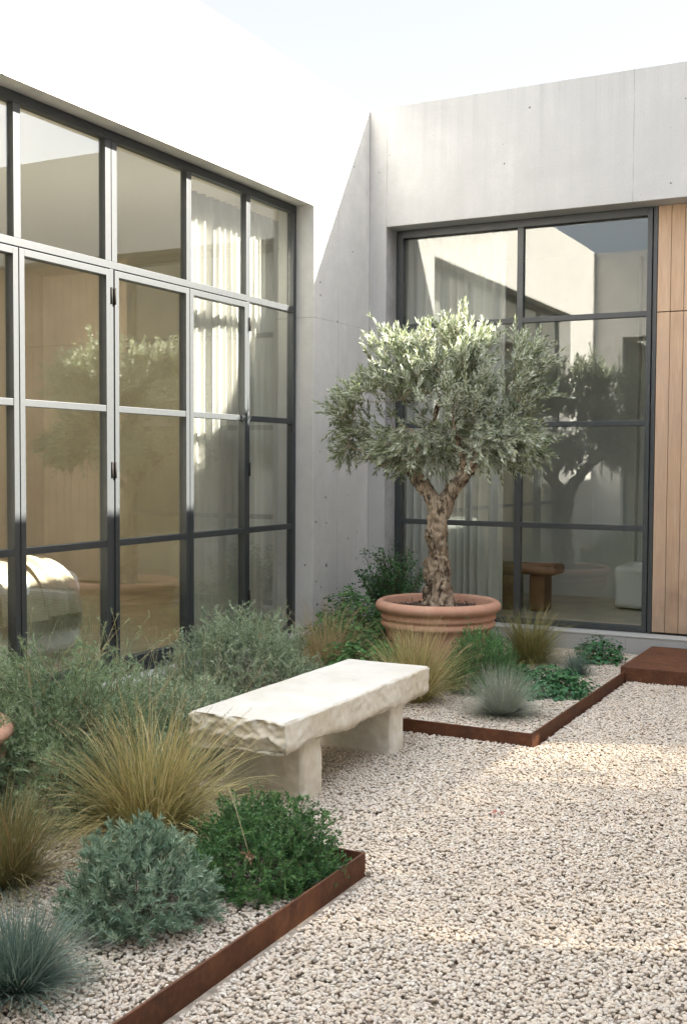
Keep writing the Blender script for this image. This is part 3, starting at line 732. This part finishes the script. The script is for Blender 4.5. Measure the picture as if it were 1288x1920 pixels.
leaves_mesh('petals', RNG.normal(0, .012, (5, 3)) * np.array([1, 1, .2]), RNG.normal(0, 1, (5, 3)) * np.array([1, 1, .3]), np.array([[0, 0, 1.]] * 5), np.full(5, .022), np.full(5, .014), RNG.random(5) * .9, m_leaf('red_petal', (.35, .04, .04), (.5, .10, .07), None, .2), pt)

# ------------------------------------------------------------------ lathe pots
def lathe(name, prof, mat, parent=None, seg=96, wob=0.0):
    bm = bmesh.new(); rings = []
    for r, z in prof:
        rings.append([bm.verts.new(((r + wob * noise.noise(Vector((math.cos(a) * 2, math.sin(a) * 2, z * 6)))) * math.cos(a), (r) * math.sin(a), z)) for a in [2 * math.pi * q / seg for q in range(seg)]])
    for a, b in zip(rings[:-1], rings[1:]):
        for q in range(seg): bm.faces.new([a[q], a[(q + 1) % seg], b[(q + 1) % seg], b[q]])
    bm.faces.new(list(reversed(rings[0]))); 
    return bm_obj(name, bm, mat, parent, smooth=True)
def rimprof(s=1.0, h=.55):
    body = [(.30, 0), (.325, .02), (.36, .15), (.392, .28), (.405, .335)]
    ridge = [(.420, .342), (.432, .352), (.436, .366), (.430, .380), (.420, .388), (.417, .398), (.428, .404), (.437, .414), (.437, .426), (.428, .436)]
    rim = [(.428, .452), (.448, .460), (.464, .471), (.474, .486), (.476, .503), (.470, .520), (.457, .533), (.440, .541), (.424, .540), (.412, .530), (.404, .512)]
    inner = [(.388, .46), (.372, .36)]
    return [(r * s, z * h / .545) for r, z in body + ridge + rim + inner]
def pot(loc, s, h, label):
    root = empty('terracotta_pot', loc); tag(root, label, 'plant pot', 'terracotta pots')
    lathe('pot_body', rimprof(s, h), M['terracotta'], root, wob=.004)
    # soil disc, lumpy
    V = [(0, 0, 0)]; F = []; nr, na = 14, 48
    for i in range(1, nr + 1):
        for j in range(na):
            a = 2 * math.pi * j / na; r = .386 * s * i / nr
            V.append((r * math.cos(a), r * math.sin(a), .02 * noise.noise(Vector((r * math.cos(a) * 12, r * math.sin(a) * 12, 1))) + .012 * random.random() + .05 * math.exp(-(r / .16) ** 2)))
    for j in range(na): F.append((0, 1 + j, 1 + (j + 1) % na))
    for i in range(nr - 1):
        for j in range(na):
            a = 1 + i * na; b = a + na; F.append((a + j, b + j, b + (j + 1) % na, a + (j + 1) % na))
    so = mesh_np('potting_soil', V, F, M['potsoil'], root); so.location.z = h * .86
    n = 260; a = RNG.uniform(0, 6.28, n); r = .37 * s * np.sqrt(RNG.uniform(0, 1, n))
    ch = leaves_mesh('bark_chips', np.stack([r * np.cos(a), r * np.sin(a), np.full(n, h * .86 + .022)], 1), RNG.normal(0, 1, (n, 3)) * np.array([1, 1, .35]), RNG.normal(0, .4, (n, 3)) + np.array([0, 0, 1]), RNG.uniform(.02, .045, n), RNG.uniform(.01, .02, n), RNG.random(n) * .9, m_leaf('bark_chip', (.06, .038, .026), (.16, .10, .065), None, .0, .9), root); ch['kind'] = 'stuff'
    return root
PX, PY = 1.335, -1.45
pot((PX, PY, .02), 1.03, .565, 'large round terracotta pot holding the gnarled olive tree')
pot((.69, -6.02, .0), .93, .46, 'terracotta pot whose rounded rim just enters the left edge of the picture')

# ------------------------------------------------------------------ olive tree
tree = empty('olive_tree', (PX, PY, .51)); tree.scale = (.985, .985, .985); tag(tree, 'gnarled olive tree with silvery round crown growing in the large terracotta pot', 'tree')
def tube_into(V, F, path, rad, sides=20, nzamp=.0, seed=0):
    k = len(V); path = [Vector(p) for p in path]; n = len(path)
    # resample
    pts, rs = [], []
    for i in range(n - 1):
        for q in range(8):
            t = q / 8; p0 = path[max(i - 1, 0)]; p1 = path[i]; p2 = path[i + 1]; p3 = path[min(i + 2, n - 1)]
            pts.append(.5 * ((2 * p1) + (p2 - p0) * t + (2 * p0 - 5 * p1 + 4 * p2 - p3) * t * t + (3 * p1 - p0 - 3 * p2 + p3) * t ** 3)); rs.append(rad[i] * (1 - t) + rad[i + 1] * t)
    pts.append(path[-1]); rs.append(rad[-1])
    for i, p in enumerate(pts):
        tg = (pts[min(i + 1, len(pts) - 1)] - pts[max(i - 1, 0)]).normalized(); s = tg.cross(Vector((.1, 1, .05))).normalized(); u = s.cross(tg)
        for q in range(sides):
            a = 2 * math.pi * q / sides; d = s * math.cos(a) + u * math.sin(a)
            r = rs[i] * (1 + nzamp * (noise.noise(Vector((d.x * 1.6 + seed, d.y * 1.6, p.z * 1.8))) * 1.3 + .8 * noise.noise(Vector((d.x * 2.5 + p.x * 6 + seed, d.y * 2.5, p.z * 9)))))
            V.append(p + d * r)
    m = len(pts)
    for i in range(m - 1):
        for q in range(sides): F.append((k + i * sides + q, k + i * sides + (q + 1) % sides, k + (i + 1) * sides + (q + 1) % sides, k + (i + 1) * sides + q))
    F.append(tuple(k + q for q in reversed(range(sides)))); F.append(tuple(k + (m - 1) * sides + q for q in range(sides)))
V, F = [], []
# coordinates relative to (PX,PY,.50)
tube_into(V, F, [(0.02, 0, -.06), (0.01, 0, .03), (-.005, 0, .14), (-.02, 0, .28), (.0, .0, .42), (-.015, 0, .56), (.0, 0, .70), (.02, 0, .82), (.02, 0, .90)], [.150, .118, .086, .096, .074, .078, .078, .092, .07], 40, .38, 1)
limbs = [
    ([(.0, 0, .74), (-.07, -.01, .90), (-.17, -.02, 1.02), (-.25, -.03, 1.13), (-.28, -.02, 1.28), (-.33, .0, 1.46)], [.085, .078, .068, .056, .040, .024]),
    ([(.02, 0, .74), (.09, .01, .92), (.19, .02, 1.05), (.30, .02, 1.17), (.42, .03, 1.24), (.56, .02, 1.36)], [.082, .075, .066, .056, .042, .026]),
    ([(-.22, -.03, 1.10), (-.36, -.10, 1.12), (-.50, -.14, 1.17), (-.62, -.16, 1.26)], [.032, .026, .020, .014]),
    ([(.30, .02, 1.16), (.31, .08, 1.30), (.28, .12, 1.48), (.24, .12, 1.64)], [.042, .034, .026, .018]),
    ([(-.25, -.02, 1.13), (-.14, .04, 1.30), (-.08, .08, 1.50), (-.05, .10, 1.68)], [.036, .030, .022, .016]),
    ([(.20, .02, 1.06), (.24, -.10, 1.20), (.22, -.20, 1.38), (.20, -.24, 1.55)], [.036, .028, .020, .014]),
    ([(-.12, -.02, .97), (-.12, -.12, 1.10), (-.10, -.20, 1.26), (-.14, -.24, 1.42)], [.034, .027, .020, .014])]
for pth, rad in limbs: tube_into(V, F, pth, [r * .80 for r in rad], 16, .22, random.random() * 9)
# knots on the trunk
tr = mesh_np('trunk', V, F, M['bark'], tree)
bm = bmesh.new(); bm.from_mesh(tr.data)
for kx, ky, kz, kr in ((-0.048, -0.070, 0.60, 0.036), (0.056, -0.063, 0.50, 0.028), (-0.072, -0.035, 0.36, 0.040), (0.072, -0.042, 0.20, 0.044), (-0.024, -0.084, 0.22, 0.040), (0.024, -0.070, 0.72, 0.028), (-0.080, -0.014, 0.12, 0.048), (0.080, 0.000, 0.05, 0.056), (0.000, -0.091, 0.05, 0.056), (-0.096, 0.014, 0.02, 0.048), (0.068, -0.021, 0.38, 0.028), (-0.064, -0.021, 0.80, 0.032)):
    bmesh.ops.create_icosphere(bm, subdivisions=3, radius=kr, matrix=Matrix.Translation((kx, ky, kz)) @ Matrix.Diagonal((1, 1, 1.3, 1)))
bm.to_mesh(tr.data); bm.free()
rm = tr.modifiers.new('remesh', 'REMESH'); rm.mode = 'VOXEL'; rm.voxel_size = .0075; rm.use_smooth_shade = True
sm = tr.modifiers.new('smooth', 'SMOOTH'); sm.iterations = 10; sm.factor = .6
tx = bpy.data.textures.new('bark_relief', 'CLOUDS'); tx.noise_scale = .045; tx.noise_depth = 3
dm = tr.modifiers.new('relief', 'DISPLACE'); dm.texture = tx; dm.strength = .040; dm.mid_level = .5; dm.texture_coords = 'LOCAL'
tx2 = bpy.data.textures.new('bark_ridges', 'MUSGRAVE') if False else None

# crown targets: a union of lobes in tree-local coordinates (x right, z up)
lobes = [((.32, .0, 1.84), (.24, .34, .28), .5), ((-.41, .0, 1.88), (.32, .40, .34), 1.2), ((.08, .02, 1.93), (.34, .44, .33), 1.1), ((.15, -.02, 2.10), (.13, .20, .17), .3), ((-.31, .0, 2.10), (.14, .20, .15), .3), ((.43, .0, 1.72), (.35, .40, .40), 1.3),
         ((.62, .0, 1.92), (.14, .22, .16), .3), ((-.02, -.12, 1.62), (.50, .40, .32), 1.2), ((-.60, -.05, 1.58), (.28, .32, .27), .7), ((.60, .0, 1.38), (.22, .32, .22), .7), ((.15, .05, 1.38), (.36, .36, .19), .6), ((-.18, -.18, 1.30), (.30, .22, .16), .45), ((.42, -.12, 1.28), (.28, .26, .15), .45),
         ((-.74, -.05, 1.26), (.17, .20, .13), .18), ((-.42, -.1, 1.32), (.26, .3, .16), .4), ((.70, .02, 1.62), (.15, .24, .20), .4), ((.66, .0, 1.40), (.18, .26, .18), .4), ((-.85, -.02, 1.52), (.12, .16, .10), .12)]
wts = np.array([l[2] for l in lobes]); wts /= wts.sum()
NS = 760
tg = []
while len(tg) < NS:
    c, r, _ = lobes[RNG.choice(len(lobes), p=wts)]
    v = RNG.normal(0, 1, 3); v /= np.linalg.norm(v); v *= RNG.uniform(.25, 1) ** .45
    p_ = np.array(c) + v * np.array(r) * .92
    if noise.noise(Vector(p_ * 3.0)) < -.19: continue
    if p_[2] < 1.08: continue
    tg.append(p_)
tg = np.array(tg) + np.array([.03, 0, 0])
nodes = []
for pth, rad in limbs:
    for a, b in zip(pth[2:-1], pth[3:]):
        for q in range(4): nodes.append(np.array(a) * (1 - q / 4) + np.array(b) * q / 4)
    nodes.append(np.array(pth[-1]))
nodes = [n_ for n_ in nodes if n_[2] > .98]
NA = np.array(nodes); order = np.argsort([np.min(np.linalg.norm(NA - t_, axis=1)) for t_ in tg])
paths, radii, sprays = [], [], []
depthn = [0] * len(nodes)
for oi in order:
    t_ = tg[oi]; D_ = np.linalg.norm(NA - t_, axis=1) + np.maximum(0, NA[:, 2] - t_[2]) * .8; j = int(np.argmin(D_)); s_ = NA[j]; ln = np.linalg.norm(t_ - s_)
    m_ = (s_ + t_) / 2 + RNG.normal(0, .10 * ln, 3) + np.array([0, 0, -.06 * ln]); k_ = max(2, int(ln / .07) + 1)
    tt = np.linspace(0, 1, k_ + 1)[:, None]; pl = s_ * (1 - tt) ** 2 + m_ * 2 * tt * (1 - tt) + t_ * tt ** 2
    r0 = max(.0022, .007 - .0015 * depthn[j]) + ln * .006
    paths.append(pl); radii.append(np.linspace(r0, .0020, k_ + 1))
    new = list(pl[1:]); nodes += new; depthn += [depthn[j] + 1] * len(new); NA = np.array(nodes)
    sprays.append((t_, unit((pl[-1] - pl[-2])[None])[0]))
# leafy shoots
lb, ld, lnm, lL, lv = [], [], [], [], []
cen = np.array([0., 0., 1.45])
for t_, d0 in sprays:
    out = unit((t_ - cen)[None])[0]
    for q in range(random.choice((2, 3, 3))):
        d = unit((out * .55 + d0 * .3 + np.array([0, 0, .55 if t_[2] > 1.5 else -.22]) + RNG.normal(0, .42, 3))[None])[0]
        L = random.uniform(.09, .19) * (1.35 if random.random() < .12 else 1); bend = RNG.normal(0, .25, 3); pts = [t_ + d * L * f + bend * L * f * f * .5 for f in np.linspace(0, 1, 5)]
        paths.append(np.array(pts)); radii.append(np.linspace(.0018, .0008, 5))
        npair = int(L / .0145); vv = random.gauss(.45, .18)
        sidev = unit(np.cross(d, RNG.normal(0, 1, 3))[None])[0]
        for i in range(npair):
            f = (i + .6) / npair; b_ = t_ + d * L * f + bend * L * f * f * .5
            sidev = unit(np.cross(d, sidev)[None])[0] if i else sidev     # decussate pairs
            for sg in (-1, 1):
                an = random.uniform(.5, 1.0) * (1 - .45 * f)
                ld.append(d * math.cos(an) + sidev * sg * math.sin(an) + RNG.normal(0, .12, 3)); lb.append(b_); lnm.append(d + RNG.normal(0, .35, 3)); lL.append(random.uniform(.036, .062)); lv.append(min(.99, max(0, vv + random.gauss(0, .15))))
        lb.append(pts[-1]); ld.append(d + RNG.normal(0, .1, 3)); lnm.append(RNG.normal(0, 1, 3)); lL.append(.052); lv.append(.8)
tubes_mesh('branches', paths, radii, M['twig'], tree, 5)
lb = np.array(lb); lL = np.array(lL)
print('olive leaves', len(lb))
leaves_mesh('crown', lb, np.array(ld), np.array(lnm), lL, lL * RNG.uniform(.21, .29, len(lL)), np.array(lv), M['olive'], tree, curl=.08, fold=.03)

# unseen tree added beyond the east wall: dapples the light through the openings
dt = empty('dapple_tree', (12.8, -1.0, 0)); tag(dt, 'unseen leafy tree added beyond the east wall to dapple the light', 'tree')
n = 24000; K = 90
c_ = RNG.normal(0, 1, (K, 3)) * np.array([.9, 1.7, 1.15]) + np.array([0, 0, 5.8])
pp = c_[RNG.integers(0, K, n)] + RNG.normal(0, .27, (n, 3))
leaves_mesh('crown', pp, RNG.normal(0, 1, (n, 3)), RNG.normal(0, 1, (n, 3)), RNG.uniform(.07, .12, n), RNG.uniform(.035, .06, n), RNG.random(n) * .9, M['geran'], dt)
tubes_mesh('trunk', [[np.array((0, 0, 0.)), np.array((.05, .05, 2.)), np.array((0, .1, 4.)), np.array((.1, .3, 6.))], [np.array((0, .1, 3.)), np.array((.1, -.8, 4.6)), np.array((.1, -1.8, 5.9))]], [[.18, .15, .10, .03], [.09, .06, .02]], M['bark'], dt, 10)

# ------------------------------------------------------------------ stone bench
def rough_box(name, x0, x1, y0, y1, z0, z1, res, f, parent, taper=0):
    """closed box gridded at res, displaced by f(p, n)->Vector"""
    nx, ny, nz = [max(2, int(round(d / res))) for d in (x1 - x0, y1 - y0, z1 - z0)]
    vc = {}; V = []; F = []
    def vid(i, j, k):
        if (i, j, k) not in vc:
            p = Vector((x0 + (x1 - x0) * i / nx, y0 + (y1 - y0) * j / ny, z0 + (z1 - z0) * k / nz))
            n_ = Vector(((i == nx) - (i == 0), (j == ny) - (j == 0), (k == nz) - (k == 0)))
            vc[(i, j, k)] = len(V); V.append(p + f(p, n_))
        return vc[(i, j, k)]
    for i in range(nx):
        for j in range(ny):
            F.append((vid(i, j, nz), vid(i + 1, j, nz), vid(i + 1, j + 1, nz), vid(i, j + 1, nz))); F.append((vid(i, j, 0), vid(i, j + 1, 0), vid(i + 1, j + 1, 0), vid(i + 1, j, 0)))
    for i in range(nx):
        for k in range(nz):
            F.append((vid(i, 0, k), vid(i + 1, 0, k), vid(i + 1, 0, k + 1), vid(i, 0, k + 1))); F.append((vid(i, ny, k), vid(i, ny, k + 1), vid(i + 1, ny, k + 1), vid(i + 1, ny, k)))
    for j in range(ny):
        for k in range(nz):
            F.append((vid(0, j, k), vid(0, j, k + 1), vid(0, j + 1, k + 1), vid(0, j + 1, k))); F.append((vid(nx, j, k), vid(nx, j + 1, k), vid(nx, j + 1, k + 1), vid(nx, j, k + 1)))
    return mesh_np(name, V, F, M['stone'], parent, smooth=True)
def ridged(p, s, o=0.0):
    v = 0; a = 1
    for q in range(4):
        v += a * (1 - abs(noise.noise(Vector((p.x * s + o, p.y * s, p.z * s))) * 2)); s *= 2.1; a *= .5
    return v / 1.9 - .5
bench = empty('stone_bench', (1.82, -4.33, 0)); tag(bench, 'rough-hewn pale limestone slab bench on two stone legs', 'bench')
SX0, SX1, SY0, SY1, SZ0, SZ1 = 1.585, 2.125, -5.15, -3.47, .285, .445
def fs(p, n_):
    e = Vector((0, 0, 0)); q = p
    low = noise.noise(Vector((q.x * 2, q.y * 2, q.z * 2)))
    if n_.y < 0:    # near end, split face: scalloped
        e.y -= .060 * ridged(Vector((q.x + .5 * q.z, 0, q.z * 1.5)), 5.5, 3) + .010 * ridged(q, 30) - .014 + .16 * (SZ1 - q.z) * 0
        e.y += .03 * max(0, (SZ0 + .05 - q.z) / .05)
    if n_.y > 0: e.y += .016 * ridged(q, 7)
    if n_.x > 0:
        e.x += .010 * ridged(q, 5, 1) + .004 * noise.noise(q * 28)
        e.x -= .02 * max(0, (SZ0 + .03 - q.z) / .03) * (.5 + noise.noise(Vector((q.y * 6, 0, 0))))
    if n_.x < 0: e.x -= .016 * ridged(q, 6, 2)
    if n_.z > 0:
        e.z += .0025 * low + .0012 * noise.noise(q * 9)
        if n_.x or n_.y: e.z -= .006 + .007 * noise.noise(q * 14); e.x -= n_.x * .005; e.y -= n_.y * .005
    if n_.z < 0:
        e.z += .026 * noise.noise(Vector((q.x * 4, q.y * 3.2, 5))) + .010 * noise.noise(q * 16)
        if n_.x or n_.y: e.z += .010
    if n_.x > 0 and n_.z == 0:
        t = max(0, 1 - (q.z - SZ0) / .07); e.z += t * (.026 * noise.noise(Vector((q.x * 4, q.y * 3.2, 5))) + .010 * noise.noise(q * 16)) * .8
    return e
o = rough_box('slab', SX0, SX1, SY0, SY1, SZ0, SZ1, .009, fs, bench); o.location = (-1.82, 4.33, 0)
def fleg(sd):
    def f(p, n_):
        e = Vector((0, 0, 0))
        if n_.x: e.x += n_.x * (.010 * ridged(p, 7, sd) + .004 * noise.noise(p * 22))
        if n_.y: e.y += n_.y * (.009 * ridged(p, 6, sd + 4) + .003 * noise.noise(p * 22))
        if n_.x and n_.y: e -= Vector((n_.x, n_.y, 0)) * (.008 + .006 * noise.noise(p * 15))
        return e
    return f
for y0_, y1_, sd in ((-4.915, -4.715, 1.), (-3.90, -3.74, 6.)):
    o = rough_box('leg', 1.63, 2.085, y0_, y1_, -.01, .305, .012, fleg(sd), bench); o.location = (-1.82, 4.33, 0)

# ------------------------------------------------------------------ corten edging and step
def edging(name, loc, lst, label):
    root = boxes(name, lst, M['corten'], bevel=.0015); tag(root, label, 'edging', 'rusty steel edging'); return root
edging('steel_edging', None, [(2.748, 2.758, -7.8, -5.600, -.05, .085), (1.70, 2.7575, -5.5995, -5.590, -.05, .0845)], 'rusty steel edging of the front planting bed, running out at the picture bottom')
edging('steel_edging', None, [(2.716, 2.726, -3.345, -1.122, -.05, .085), (1.20, 2.7255, -3.355, -3.3455, -.05, .0845)], 'rusty steel edging strip of the far planting bed, ending at the steel step')
st = boxes('steel_step', [(2.690, 4.30, -1.118, -.03, -.05, .118)], M['corten'], bevel=.004); tag(st, 'low rusty steel step in front of the timber panelling', 'step')

# ------------------------------------------------------------------ curtains, bed, throw, stool
def curtain(loc, w, z0, z1, axis, folds, amp, label, seed=0, gather=.0):
    n, m = int(folds * 14), 24; V = []
    for j in range(m + 1):
        z = z0 + (z1 - z0) * j / m; hh = j / m
        for i in range(n + 1):
            t = i / n; ph = t * folds * 2 * math.pi + 1.3 * math.sin(t * 9 + seed) + .25 * math.sin(hh * 3 + t * 17)
            a = amp * (.55 + .45 * (1 - hh) + .5 * noise.noise(Vector((t * 5, hh * 1.5, seed))))
            off = a * (math.sin(ph) + .35 * math.sin(2 * ph + seed)); al = w * t + amp * .35 * math.cos(ph) + .03 * (1 - hh) * math.sin(t * 11 + seed)
            V.append((al, off, z) if axis == 'x' else (off, al, z))
    F = [(j * (n + 1) + i, j * (n + 1) + i + 1, (j + 1) * (n + 1) + i + 1, (j + 1) * (n + 1) + i) for j in range(m) for i in range(n)]
    o = mesh_np('curtain', V, F, M['sheer'], smooth=True, loc=loc); tag(o, label, 'curtain', 'sheer linen curtains')
    so = o.modifiers.new('thick', 'SOLIDIFY'); so.thickness = .0015
    return o
curtain((-.46, -2.28, 0), .88, .19, 3.78, 'y', 9, .034, 'off-white sheer curtain, sunlit, behind the second bay of the window wall from the corner', 1)
curtain((-.44, -1.40, 0), .74, .19, 3.78, 'y', 7, .028, 'off-white sheer curtain nearest the corner, behind the fixed bay of the window wall', 4)
curtain((.12, .52, 0), 1.05, .19, 3.84, 'x', 12, .034, 'pale sheer curtain behind the left half of the back window, behind the olive trunk', 2)
curtain((1.95, 2.50, 0), .85, .19, 3.84, 'x', 9, .034, 'dim curtain deep in the room behind the right half of the back window', 5)

bed = empty('bed', (-1.8, -4.0, .17)); tag(bed, 'low bed with a rounded white cover behind the steel window wall', 'bed')
def soft_box(name, x0, x1, y0, y1, z0, z1, r, mat, parent, amp=.01, nseg=60):
    bm = bmesh.new(); box(bm, x0, x1, y0, y1, z0, z1)
    bmesh.ops.bevel(bm, geom=[e for e in bm.edges if max(v.co.z for v in e.verts) > z0 + .01], offset=r, segments=8, affect='EDGES', profile=.5)
    bmesh.ops.triangulate(bm, faces=bm.faces); bmesh.ops.subdivide_edges(bm, edges=[e for e in bm.edges if e.calc_length() > .12], cuts=6, use_grid_fill=True)
    for v in bm.verts: v.co += Vector((noise.noise(v.co * 3), noise.noise(v.co * 3 + Vector((5, 0, 0))), noise.noise(v.co * 3.5 + Vector((0, 7, 0))))) * amp
    return bm_obj(name, bm, mat, parent, smooth=True)
soft_box('bedspread', -1.25, .85, -1.35, 1.12, .07, .70, .19, M['linen'], bed, .03)
boxes('bed_base', [(-1.15, .76, -1.25, 1.02, 0, .075)], M['render'], bed)
# throw: draped strip over top and the +X side, world X profile
thr = empty('throw_blanket', (-.95, -3.4, .87)); tag(thr, 'beige knitted throw with tassels draped over the side of the white bed', 'blanket')
def throw_layer(name, ya, yb, zend, lift, seed, xback):
    nu, nv = 90, 50; V = []
    # profile from back on top to hanging edge (x,z) world
    prof = []
    L0 = [(xback, .885), (-1.35, .89), (-1.18, .880), (-1.06, .83), (-.975, .75), (-.935, .65), (-.925, .52), (-.925, zend)]
    for i in range(len(L0) - 1):
        for q in range(12):
            t = q / 12; prof.append((L0[i][0] * (1 - t) + L0[i + 1][0] * t, L0[i][1] * (1 - t) + L0[i + 1][1] * t))
    prof.append(L0[-1]); k = len(prof)
    pr = np.array(prof); 
    for _ in range(10): pr[1:-1] = (pr[:-2] + pr[1:-1] * 2 + pr[2:]) / 4
    tn = unit(np.gradient(pr, axis=0)); nn = np.stack([-tn[:, 1], tn[:, 0]], 1); nn *= np.sign(nn[:, 0:1] + nn[:, 1:2] + 1e-6)
    for i in range(k):
        for j in range(nv + 1):
            t = j / nv; hang = i / k
            y = ya + (yb - ya) * t + .05 * math.sin(hang * 3 + seed) * (1 - hang) 
            f = .018 * math.sin(t * 13 + seed + 1.2 * hang) + .012 * math.sin(t * 29 + seed * 2) * hang + .010 * noise.noise(Vector((y * 6, hang * 4, seed)))
            # ends slump towards the rounded corner of the bed
            o_ = lift + f
            zc = -.22 * max(0, (y + 3.22) / .36) ** 2 if y > -3.22 else 0
            V.append((pr[i][0] + nn[i][0] * o_ + (-.18 * max(0, (y + 3.15) / .3) ** 2 if y > -3.15 else 0), y, pr[i][1] + nn[i][1] * o_ + zc * (1 - hang * .9)))
    F = [(i * (nv + 1) + j, i * (nv + 1) + j + 1, (i + 1) * (nv + 1) + j + 1, (i + 1) * (nv + 1) + j) for i in range(k - 1) for j in range(nv)]
    V = np.array(V) - np.array(thr.location)
    o = mesh_np(name, V, np.array(F), M['throw'], thr, smooth=True); so = o.modifiers.new('thick', 'SOLIDIFY'); so.thickness = .008
    last = V[(k - 1) * (nv + 1):]; paths, radii = [], []
    for j in range(0, nv + 1):
        for rep in range(3):
            b = last[j] + np.array([random.gauss(0, .004), random.uniform(-.008, .008), .005]); Lf = random.uniform(.09, .125); dx, dy = random.gauss(0, .012), random.gauss(0, .016)
            paths.append([b, b + np.array([dx * .5, dy * .3, -Lf * .4]), b + np.array([dx, dy, -Lf])]); radii.append([.0032, .0030, .0016])
    tubes_mesh('fringe', paths, radii, M['throw'], o, 4)
throw_layer('blanket', -3.86, -2.93, .50, .014, 0.4, -2.6)
throw_layer('blanket_fold', -3.42, -3.02, .52, .045, 2.1, -2.2)

stool = empty('wooden_stool', (1.18, 1.35, .17)); tag(stool, 'brown wooden stool with thick rounded seat, behind the back window', 'stool')
def woodbox(name, x0, x1, y0, y1, z0, z1, r, parent):
    bm = bmesh.new(); box(bm, x0, x1, y0, y1, z0, z1); bmesh.ops.bevel(bm, geom=[e for e in bm.edges], offset=r, segments=5, affect='EDGES', profile=.5)
    return bm_obj(name, bm, M['stoolwood'], parent, smooth=True)
woodbox('seat', -.42, .30, -.18, .18, .37, .47, .035, stool); woodbox('leg', -.30, -.12, -.14, .14, 0, .372, .025, stool); woodbox('leg', .02, .18, -.13, .13, 0, .372, .025, stool)
divan = empty('divan', (2.35, 2.1, .17)); tag(divan, 'low white-covered divan at the back of the room behind the rear window', 'bed')
soft_box('divan_cover', -.45, .9, -.30, .38, .02, .44, .06, M['linen'], divan, .02)

# ------------------------------------------------------------------ camera
cam_d = bpy.data.cameras.new('camera'); cam = bpy.data.objects.new('camera', cam_d); COL.objects.link(cam)
f_px, yaw, pitch, roll = 2108.39, -.4797, .0440, .0052
fv = Vector((math.sin(yaw) * math.cos(pitch), math.cos(yaw) * math.cos(pitch), -math.sin(pitch)))
rv = Vector((math.cos(yaw), -math.sin(yaw), 0)); uv = rv.cross(fv)
r2 = rv * math.cos(roll) + uv * math.sin(roll); u2 = -rv * math.sin(roll) + uv * math.cos(roll)
cam.matrix_world = Matrix(((r2.x, u2.x, -fv.x, 4.7292), (r2.y, u2.y, -fv.y, -9.5871), (r2.z, u2.z, -fv.z, 1.65), (0, 0, 0, 1)))
cam_d.sensor_fit = 'VERTICAL'; cam_d.sensor_height = 36.0; cam_d.lens = 36.0 * f_px / 1920.0
cam_d.clip_start = .05; cam_d.clip_end = 500
cam_d.dof.use_dof = False; cam_d.dof.focus_distance = 7.4; cam_d.dof.aperture_fstop = 16.0
S.camera = cam

# ------------------------------------------------------------------ light
sd = Vector((1.515, .613, 1.0)).normalized()
sun_d = bpy.data.lights.new('sun', 'SUN'); sun_d.energy = 4.8; sun_d.angle = R_(.53); sun_d.color = (1, .93, .83)
sun = bpy.data.objects.new('sun', sun_d); COL.objects.link(sun); sun.rotation_euler = sd.to_track_quat('Z', 'Y').to_euler()
w = bpy.data.worlds.new('World'); S.world = w; w.use_nodes = True; wn = w.node_tree
for n_ in list(wn.nodes): wn.nodes.remove(n_)
sky = wn.nodes.new('ShaderNodeTexSky'); sky.sky_type = 'NISHITA'; sky.sun_disc = False
sky.sun_elevation = math.asin(sd.z); sky.sun_rotation = math.atan2(sd.x, sd.y)
sky.air_density = 1.0; sky.dust_density = 1.0; sky.ozone_density = .6
# gradient added to the sky for courtyard fill: stronger overhead than towards the horizon
tc = wn.nodes.new('ShaderNodeTexCoord'); sx = wn.nodes.new('ShaderNodeSeparateXYZ'); wn.links.new(tc.outputs['Generated'], sx.inputs[0])
rp = wn.nodes.new('ShaderNodeValToRGB'); e = rp.color_ramp.elements; e[0].position = .38; e[0].color = (.080, .063, .051, 1); e[1].position = .95; e[1].color = (.41, .44, .48, 1)
m_ = e.new(.62); m_.color = (.235, .245, .26, 1)
wn.links.new(sx.outputs[2], rp.inputs[0])
s1 = wn.nodes.new('ShaderNodeVectorMath'); s1.operation = 'SCALE'; s1.inputs['Scale'].default_value = .26; wn.links.new(sky.outputs[0], s1.inputs[0])
s2 = wn.nodes.new('ShaderNodeVectorMath'); s2.operation = 'SCALE'; s2.inputs['Scale'].default_value = 9.0; wn.links.new(rp.outputs[0], s2.inputs[0])
ad = wn.nodes.new('ShaderNodeVectorMath'); ad.operation = 'ADD'; wn.links.new(s1.outputs[0], ad.inputs[0]); wn.links.new(s2.outputs[0], ad.inputs[1])
bg = wn.nodes.new('ShaderNodeBackground'); bg.inputs[1].default_value = .10; wo = wn.nodes.new('ShaderNodeOutputWorld')
wn.links.new(ad.outputs[0], bg.inputs[0]); wn.links.new(bg.outputs[0], wo.inputs[0])

S.view_settings.view_transform = 'Standard'; S.view_settings.look = 'None'; S.view_settings.exposure = 3.08; S.view_settings.gamma = 1
S.render.film_transparent = False
S.cycles.max_bounces = 10; S.cycles.diffuse_bounces = 5; S.cycles.glossy_bounces = 4; S.cycles.transparent_max_bounces = 24; S.cycles.transmission_bounces = 4
S.cycles.sample_clamp_indirect = 6.0; S.cycles.use_denoising = True
S.cycles.caustics_reflective = False; S.cycles.caustics_refractive = False
